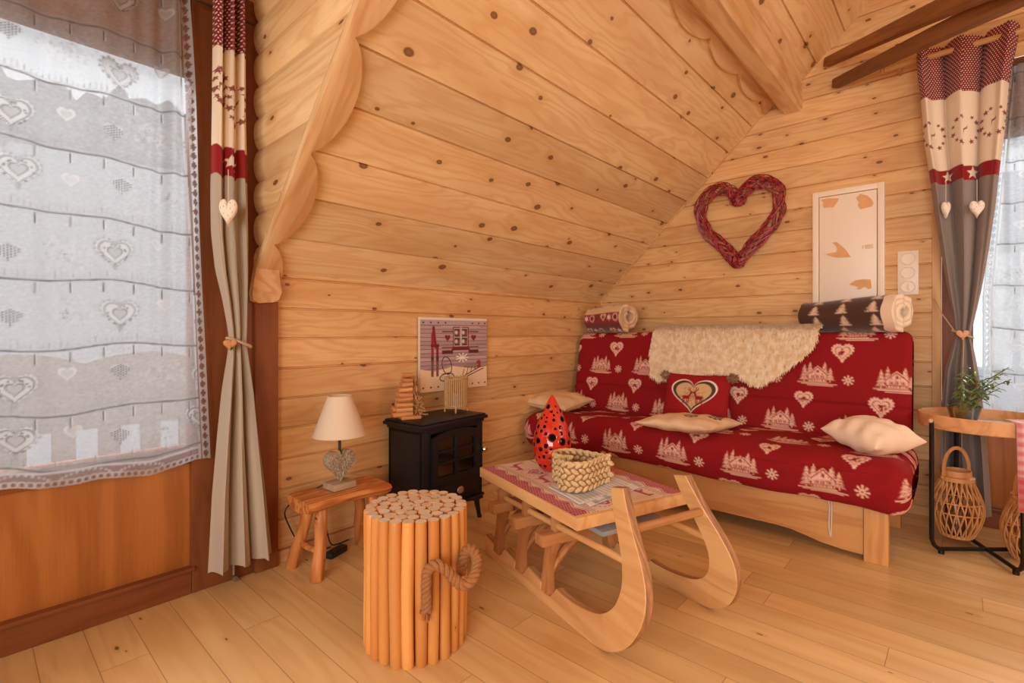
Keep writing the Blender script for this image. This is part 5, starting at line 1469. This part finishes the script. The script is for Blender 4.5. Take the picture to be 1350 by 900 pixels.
for i in range(8):
    for j in range(6):
        x, y = .03 + i * .065, .05 + j * .115
        k = (i + j) % 4
        if k == 0: c.heart(x, y, .062, srgb(232, 196, 150)); c.heart(x, y, .036, srgb(150, 40, 44))
        elif k == 1: c.star(x, y, .030, srgb(240, 206, 190), n=6)
        elif k == 2: c.disc(x, y, .03, srgb(214, 160, 150)); c.disc(x, y, .018, srgb(110, 30, 34))
        else:
            for q in range(8): c.line(x - .03 + q * .008, y - .02, x - .03 + q * .008, y + .02, .003, srgb(84, 44, 38))
roll('blanket', 'rolled patchwork throw in red and beige in the dark sofa corner', 1.86, 2.25, 3.430, 1.165, .105, .094, 2.4, .028, c, srgb(230, 192, 146), yaw=R(14))

# ================================================================== gable wall: wreath, panel, sockets, poles
rr = random.Random(17)
YW, ZW = 1.170, 1.800
wp = [Vector((XG - .055, YW - u, ZW + v)) for u, v in [(u * 1.02, v * 1.14) for u, v in heart2d(0, 0, .545, 0, 160)]]
def on_path(s):
    s = (s % 1.0) * len(wp); i = int(s); q = s - i
    return wp[i % len(wp)].lerp(wp[(i + 1) % len(wp)], q), (wp[(i + 1) % len(wp)] - wp[i % len(wp)]).normalized()
WR = thing('heart_wreath', 'red willow heart wreath hanging on the gable wall', 'wreath', (XG, YW, ZW))
T = NT('red_willow'); nz = T.noise(T.obj(), 45, 3); T.bsdf(T.mix(T.ramp(nz, .35, .65), srgb(112, 22, 30), srgb(194, 72, 74)), .4); M_WIL = T.m
b = MB()
for i in range(210):
    s0 = rr.random(); L = rr.uniform(.07, .16); ph = rr.uniform(0, 2 * PI); rad = rr.uniform(.024, .049); tw = rr.choice([1, 1, 1]) * rr.uniform(22, 32)
    pts = []
    for k in range(20):
        s = s0 + L * k / 19; c0, t = on_path(s); u = Vector((1, 0, 0)); v = t.cross(u)
        a = ph + tw * L * k / 19
        pts.append(c0 + (u * math.cos(a) * .9 + v * math.sin(a)) * rad * (1 - .85 * math.exp(-(((s % 1.0) - .5) / .035) ** 2) - .35 * math.exp(-(min(s % 1.0, 1 - s % 1.0) / .03) ** 2)))
    r_ = rr.uniform(.0030, .0050); b.tube(pts, [r_ * (1 - .4 * abs(k - 9.5) / 9.5) for k in range(20)], 6)
b.build('willow_rods', M_WIL, WR)

PNL = thing('electrical_panel', 'white fuse box cover on the gable wall beside the wreath', 'panel', (XG, .53, 1.6))
M_WHT = plain('cream_enamel', srgb(240, 222, 198), .4)
def gbox(b, y0, y1, z0, z1, d0, d1, bev=.002): b.box(XG - d1, XG - d0, y0, y1, z0, z1, bev)
Y0, Y1, Z0, Z1 = .344, .720, 1.20, 1.957
b = MB(); fw = .034
gbox(b, Y0, Y0 + fw, Z0, Z1, -.01, .020, .003); gbox(b, Y1 - fw, Y1, Z0, Z1, -.01, .020, .003); gbox(b, Y0 + fw, Y1 - fw, Z1 - fw, Z1, -.01, .020, .003); gbox(b, Y0 + fw, Y1 - fw, Z0, Z0 + fw, -.01, .020, .003)
b.build('frame', M_WHT, PNL)
b = MB(); gbox(b, Y0 + fw + .004, Y1 - fw - .004, Z0 + fw + .004, Z1 - fw - .004, 0, .014, .002); D_ = b.build('door', M_WHT, PNL)
b = MB(); gbox(b, Y0 + fw + .022, Y0 + fw + .062, 1.565, 1.590, .012, .018, .002); gbox(b, Y0 + fw + .07, Y0 + fw + .076, 1.568, 1.588, .012, .017, .001); b.build('latch', plain('beige_latch', srgb(222, 196, 150), .4), D_)
FIG = [([(120, 178), (160, 168), (242, 166), (236, 186), (204, 230), (186, 226), (140, 232), (132, 214), (136, 196)], 'wooden cutout with slanted end at the upper left of the white panel'),
       ([(366, 160), (395, 135), (440, 146), (470, 172), (486, 198), (472, 222), (430, 232), (396, 242), (378, 216), (386, 190), (372, 176)], 'rounded wooden cutout at the upper right of the white panel'),
       ([(200, 476), (226, 470), (266, 500), (296, 530), (326, 576), (240, 580), (196, 572), (152, 556), (186, 548), (226, 542), (234, 520), (222, 494)], 'peaked wooden cutout in the middle of the white panel'),
       ([(316, 766), (360, 737), (412, 730), (466, 732), (472, 792), (448, 800), (436, 786), (418, 782), (396, 800), (368, 800), (382, 784), (352, 776)], 'long wooden cutout low on the white panel above the brown blanket')]
M_CUT = plain('thin_plywood', srgb(226, 168, 112), .7, vary=.15, vscale=30)
for pts, lab in FIG:
    Q = [on_x(1060 + x / 5.294, 230 + y / 5.294, XG - .016) for x, y in pts]
    cy_, cz_ = sum(q.y for q in Q) / len(Q), sum(q.z for q in Q) / len(Q)
    b = MB(); b.prism([(q.y, q.z) for q in Q], lambda u, v: Vector((XG - .0185, u, v)), lambda u, v: Vector((XG - .0142, u, v)))
    o = b.build('wooden_cutout', M_CUT, sharp=30); tag(o, lab, 'wall ornament', 'wooden cutouts on the white panel')
SP = thing('socket_plate', 'white triple socket plate between the panel and right drape', 'socket', (XG, .235, 1.40))
M_SOC = plain('white_plastic', srgb(242, 224, 202), .35)
b = MB(); gbox(b, .186, .284, 1.274, 1.532, -.002, .010, .004); b.build('plate', M_SOC, SP)
for i, z in enumerate((1.485, 1.403, 1.321)):
    b = MB(); Mx = Matrix.Translation((XG - .010, .235, z)) @ Matrix.Rotation(R(-90), 4, 'Y')
    b.lathe([(.036, 0), (.036, .004), (.032, .005), (.030, .001), (.0, .001)], seg=30, M=Mx)
    if i == 2: b.box(XG - .020, XG - .009, .228, .236, z - .018, z + .014, .002)
    else: b.lathe([(.004, .001), (.004, .006), (0, .006)], seg=10, M=Mx @ Matrix.Translation((0, .012, 0)))
    b.build('socket', M_SOC, SP)
# two dark poles under the roof, running from the gable out over the room
M_DPOLE = wood('old_dark_wood', srgb(150, 94, 48), srgb(110, 66, 32), srgb(36, 18, 8), 'X', knot=.1, var=.05, rough=.6)
for k, (a, c_, lab) in enumerate((((1092, 82), (1310, -16), 'upper of two old dark wooden poles under the roof by the gable'), ((1103, 110), (1385, -22), 'lower of two old dark wooden poles, just above the right drape'))):
    p0 = on_x(*a, XG - .05); p1 = on_d(*c_, 2.05)
    if k: p1 = on_d(*c_, 1.95)
    d = (p1 - p0).normalized(); L = (p1 - p0).length + .5
    up = Vector((0, 0, 1)); up = (up - d * up.dot(d)).normalized(); sd = d.cross(up)
    mw = mat_axes(tuple(p0 - d * .02), tuple(d), tuple(sd), tuple(up))
    b = MB(); pr = [(-.022, -.030), (.022, -.030), (.028, -.022), (.028, .022), (.022, .030), (-.022, .030), (-.028, .022), (-.028, -.022)]
    rings = []
    for i in range(16):
        t = i / 15; s = (.6 if i == 0 else .95 if i == 1 else 1) * (.90 + .75 * t); x = L * t if i != 1 else .012
        rings.append([b.bm.verts.new((x, q[0] * s, q[1] * s + .012 * math.sin(t * 3))) for q in pr])
    for r0, r1 in zip(rings, rings[1:]):
        for i in range(8): b.bm.faces.new((r0[i], r0[(i + 1) % 8], r1[(i + 1) % 8], r1[i]))
    b.bm.faces.new(list(reversed(rings[0]))); b.bm.faces.new(rings[-1])
    o = b.build('rustic_pole', M_DPOLE, mw=mw, recalc=True); tag(o, lab, 'pole', 'old dark poles under the roof')

# ================================================================== tray table and what stands on and under it
TC = Vector((3.27, -.085, 0)); TR = .250
TT = thing('tray_table', 'round wooden tray table on thin black legs by the gable window', 'table', TC)
M_TRAY = wood('tray_wood', srgb(226, 168, 112), srgb(190, 130, 80), srgb(110, 64, 30), 'X', knot=.1, var=.03, rough=.5)
TB, TT_ = .605, .662
b = MB(); b.lathe([(0, TB - .008), (TR - .004, TB - .008), (TR, TB - .004), (TR + .004, TT_ - .003), (TR + .002, TT_), (TR - .006, TT_), (TR - .008, TT_ - .004), (TR - .012, TB + .004), (0, TB + .004)], seg=96); b.build('tray', M_TRAY, TT, world=False)
M_BLK = plain('black_steel', (.014, .013, .013), .4, .4)
for ang in (131, 25):
    dv = Vector((math.cos(R(ang)), math.sin(R(ang)), 0)); r_ = TR + .006
    b = MB(); zb_ = .022
    pts = [dv * r_ + Vector((0, 0, TT_ - .03)), dv * r_ + Vector((0, 0, .30)), dv * r_ + Vector((0, 0, .07)), dv * (r_ - .012) + Vector((0, 0, .04)), dv * (r_ - .035) + Vector((0, 0, zb_)), dv * (r_ - .08) + Vector((0, 0, zb_)), Vector((0, 0, zb_)),
           dv * -(r_ - .08) + Vector((0, 0, zb_)), dv * -(r_ - .035) + Vector((0, 0, zb_)), dv * -(r_ - .012) + Vector((0, 0, .04)), dv * -r_ + Vector((0, 0, .07)), dv * -r_ + Vector((0, 0, .30)), dv * -r_ + Vector((0, 0, TT_ - .03))]
    b.tube(pts, .0095, 8); b.build('leg_frame', M_BLK, TT, world=False)
    for s in (1, -1):
        b = MB(); b.lathe([(0, 0), (.012, 0), (.012, .018), (0, .018)], tuple(dv * s * (r_ - .045)), 12); b.build('foot_pad', M_BLK, TT, world=False)
        b = MB(); b.ball(dv * s * (r_ + .004) + Vector((0, 0, TT_ - .03)), .011, seg=10); b.build('rivet', plain('pale_cap', srgb(214, 180, 140), .5), TT, world=False)
c = Canvas(.34, .34, .002, srgb(176, 178, 180))
rr = random.Random(3)
for _ in range(900): c.disc(rr.uniform(0, .34), rr.uniform(0, .34), rr.uniform(.002, .006), srgb(214, 214, 214) if rr.random() < .6 else srgb(120, 122, 126), .7)
n_ = 70; U, V = np.meshgrid(np.linspace(0, 1, n_), np.linspace(0, 2 * PI, 120, endpoint=False), indexing='ij')
mc = TC + Vector((.065, -.06, 0)); P = np.stack([mc.x + .150 * U * np.cos(V), mc.y + .150 * U * np.sin(V), np.full_like(U, TB + .0075) + .0015 * np.sin(V * 12) * U], -1)
o = arr_mesh('doily', P.reshape(-1, 3), grid_quads(n_, 120, wrap_v=True), printed('doily_thread', .6, .2), col=c.at(.17 + .15 * U * np.cos(V), .17 + .15 * U * np.sin(V)).reshape(-1, 3))
sm = o.modifiers.new('thickness', 'SOLIDIFY'); sm.thickness = .002; sm.offset = -1
tag(o, 'grey lace doily lying in the round tray beside the plant', 'doily')
# plant in its glass pot
pc = Vector((3.325, -.005, TB + .0045 + .006))
PL_ = thing('potted_plant', 'small green leafy plant in a glass pot on the tray table', 'plant', pc)
b = MB(); b.lathe([(0, 0), (.046, 0), (.050, .004), (.066, .072), (.069, .076), (.066, .077), (.062, .070), (.046, .008), (0, .008)], seg=40); b.build('pot', glass_mat('pot_glass', (.86, .90, .84), .5), PL_, world=False)
b = MB(); b.lathe([(0, .009), (.0445, .009), (.056, .048), (.03, .054), (0, .056)], seg=30); b.build('soil', plain('pale_gravel', srgb(150, 132, 96), .95, vary=.6, vscale=160, bump=.6, bscale=180), PL_, world=False)
rr = random.Random(23)
bs, bl = MB(), MB()
tips = [(1276, 482), (1268, 492), (1284, 488), (1330, 484), (1322, 492), (1333, 500), (1310, 505), (1296, 500), (1272, 512), (1318, 512), (1290, 512)]
for i, (tx, ty) in enumerate(tips):
    tip = on_d(tx, ty, (pc - EY).dot(Vector((*FW, 0))) + rr.uniform(-.05, .05)); tip = tip - pc
    root = Vector((rr.uniform(-.03, .03), rr.uniform(-.03, .03), .05))
    mid = root.lerp(tip, .5) + Vector((rr.uniform(-.02, .02), rr.uniform(-.02, .02), .02))
    st = cat([root, mid, tip], 6); bs.tube(st, [.0035 - .0018 * k / len(st) for k in range(len(st))], 6)
    nl = 13
    for k in range(nl):
        q = .30 + .70 * k / (nl - 1); p = st[min(len(st) - 1, int(q * (len(st) - 1)))]
        a = k * 2.4 + i; el = rr.uniform(-.3, .55); d = Vector((math.cos(a) * math.cos(el), math.sin(a) * math.cos(el), math.sin(el)))
        L = rr.uniform(.030, .052) * (.75 if q > .9 else 1); w = L * .17; s_ = d.cross(Vector((0, 0, 1))).normalized(); un = s_.cross(d)
        rows = []
        for h in range(6):
            t = h / 5; cp_ = p + d * L * t - Vector((0, 0, 1)) * L * .45 * t * t; ww = w * math.sin(PI * (.08 + .90 * t)) ** .8
            rows.append([bl.bm.verts.new(cp_ - s_ * ww + un * ww * .3), bl.bm.verts.new(cp_), bl.bm.verts.new(cp_ + s_ * ww + un * ww * .3)])
        for r0, r1 in zip(rows, rows[1:]):
            for m in (0, 1): bl.bm.faces.new((r0[m], r0[m + 1], r1[m + 1], r1[m]))
bs.build('stems', plain('plant_stem', srgb(120, 110, 60), .7), PL_, world=False)
T = NT('glossy_leaf'); nz = T.noise(T.obj(), 30, 2); bb = T.bsdf(T.mix(nz, srgb(52, 86, 44), srgb(140, 168, 100)), .32); M_LEAF = T.m
o = bl.build('foliage', M_LEAF, PL_, world=False, sharp=0); sm = o.modifiers.new('t', 'SOLIDIFY'); sm.thickness = .0012
# bamboo lanterns under the tray
M_BAM = wood('bamboo', srgb(226, 166, 104), srgb(196, 130, 70), srgb(120, 66, 30), 'Z', knot=0, var=.05, rough=.45, fiber=.3)
def bamboo(loc, label, turn):
    e = thing('bamboo_lantern', label, 'lantern', loc, turn, 'bamboo lanterns under the tray table')
    prof = lambda q: .062 + .040 * math.sin(PI * min(1, q / .96) ** .95) ** 1.1 if q < .97 else .062
    Hh = .285
    for k in range(2):
        b = MB(); n = 22
        for i in range(n):
            a0 = 2 * PI * i / n; pts = []
            for h in range(13):
                q = h / 12; a = a0 + (1 if k else -1) * .62 * q; r_ = prof(q) + (.003 if k else -.003); pts.append((r_ * math.cos(a), r_ * math.sin(a), .006 + q * Hh))
            b.tube(pts, .0036, 5)
        b.build('cane_lattice', M_BAM, e, world=False)
    b = MB()
    for q in (.02, .42, .60): b.tube([((prof(q)) * math.cos(a), (prof(q)) * math.sin(a), .006 + q * Hh) for a in np.linspace(0, 2 * PI, 40, endpoint=False)], .0038, 6, closed=True)
    b.build('hoop', M_BAM, e, world=False)
    b = MB(); b.lathe([(.068, Hh - .008), (.072, Hh - .004), (.072, Hh + .014), (.060, Hh + .018), (.060, Hh + .046), (.055, Hh + .046), (.055, Hh + .0), (.064, Hh - .008)], seg=48); b.build('neck', M_BAM, e, world=False)
    b = MB(); b.lathe([(0, 0), (.064, 0), (.064, .008), (0, .010)], seg=40); b.build('floor_disc', M_BAM, e, world=False)
    b = MB(); pts = [(-.066, 0, Hh + .008)] + [(-.063 * math.cos(a), 0, Hh + .05 + .105 * math.sin(a)) for a in np.linspace(0, PI, 26)] + [(.066, 0, Hh + .008)]
    b.tube(pts, .0055, 8, flat=1.7, up=(0, 1, 0)); 
    for s in (-1, 1): b.ball((s * .070, 0, Hh + .008), .010, seg=8)
    b.build('handle', M_BAM, e, world=False)
    b = MB(); b.lathe([(0, .010), (.042, .010), (.044, .016), (.044, .15), (.041, .15), (.040, .016), (0, .014)], seg=28); b.build('glass_insert', glass_mat('insert_glass', (.9, .9, .9), .6), e, world=False)
    b = MB(); b.lathe([(0, .0145), (.030, .0145), (.030, .08), (0, .08)], seg=20); b.build('candle', plain('dusky_red_wax', srgb(126, 44, 40), .5), e, world=False)
    return e
bamboo((3.36, .022, .032), 'bamboo lantern with hoop handle beside the sofa, under the tray table', R(-48))
bamboo((3.31, -.238, .0), 'bamboo lantern at the right edge, partly behind the checked cloth', R(-60))
# checked cloth hanging over the tray rim
c = Canvas(.30, .46, .003, srgb(236, 220, 212))
for i in range(8):
    c.rect(i * .042, i * .042 + .021, 0, .46, srgb(190, 40, 52), .55)
for j in range(12): c.rect(0, .30, j * .042, j * .042 + .021, srgb(186, 34, 46), .55)
c.rect(0, .3, .0, .16, srgb(178, 28, 40), .6)
nu, nv = 60, 80
U, V = np.meshgrid(np.linspace(0, 1, nu), np.linspace(0, 1, nv), indexing='ij')
a0, a1 = R(199), R(256)
A = a0 + (a1 - a0) * U
s_ = V * .46
over = np.clip((s_ - .06) / .02, 0, 1)
rad = np.where(s_ < .06, TR - .02 - (.06 - s_), TR + .012 + .010 * np.sin(U * 16) * over + .02 * over * V)
zz = np.where(s_ < .06, TT_ + .004, TT_ + .004 - (s_ - .06) * .93)
P = np.stack([TC.x + rad * np.cos(A - .12 * (V - .2) * (U < .5)), TC.y + rad * np.sin(A), zz], -1)
o = arr_mesh('checked_cloth', P.reshape(-1, 3), grid_quads(nu, nv), printed('checked_cotton', .85, .2), col=c.at(U * .30, .46 - s_).reshape(-1, 3))
sm = o.modifiers.new('thickness', 'SOLIDIFY'); sm.thickness = .002
tag(o, 'red and white checked cloth hanging over the tray rim at the right edge', 'cloth')

# ================================================================== light and camera
wd = bpy.data.worlds.new('overcast'); scene.world = wd; wd.use_nodes = True
wt = wd.node_tree; bg = wt.nodes['Background']; bg.inputs[0].default_value = (.86, .93, 1.0, 1); bg.inputs[1].default_value = 1.25
def area(name, loc, target, sx, sy, power, col=(1, 1, 1), spread=180):
    l = bpy.data.lights.new(name, 'AREA'); l.shape = 'RECTANGLE'; l.size, l.size_y = sx, sy; l.energy = power; l.color = col; l.spread = R(spread)
    o = bpy.data.objects.new(name, l); COL.objects.link(o); o.location = loc
    o.rotation_euler = (Vector(target) - Vector(loc)).to_track_quat('-Z', 'Y').to_euler(); return o
WARM = (1.0, .86, .68)
area('daylight_left_window', (-.9, 6.0, 6.0), (.1, 2.0, 1.2), 5.0, 3.0, 420, (.98, .98, 1), 64)
area('daylight_gable_window', (7.2, -1.8, 5.4), (3.4, -.3, 1.2), 3.0, 4.0, 420, (.98, .98, 1), 80)
area('rear_fill_light', (-2.35, -.55, 1.4), (1.5, .6, 1.0), 2.7, 1.7, 150, (1, .985, .95))  # added frontal fill, set at the added rear opening
pl = bpy.data.lights.new('added_fill_light', 'POINT'); pl.energy = 40; pl.shadow_soft_size = .5; pl.color = (1, .985, .95)  # added fill light out of view, brightens ceiling and room; no lamp stands here
po = bpy.data.objects.new('added_fill_light', pl); COL.objects.link(po); po.location = (2.35, -1.45, 1.55)
cam = bpy.data.cameras.new('camera'); co = bpy.data.objects.new('camera', cam); COL.objects.link(co)
cam.sensor_width = 36; cam.lens = F / 1350 * 36; cam.shift_y = -(450 - HY) / 1350; cam.clip_start = .02; cam.clip_end = 200
co.location = (0, 0, EYE); co.rotation_euler = (R(90), 0, -math.atan2(FW[0], FW[1]))
scene.camera = co
vs = scene.view_settings; vs.view_transform = 'Standard'; vs.look = 'None'; vs.gamma = 1; vs.exposure = -0.18; vs.use_curve_mapping = False
scene.cycles.use_denoising = True
scene.cycles.max_bounces = 10; scene.cycles.transparent_max_bounces = 16; scene.cycles.diffuse_bounces = 6
scene.cycles.sample_clamp_indirect = 6.0
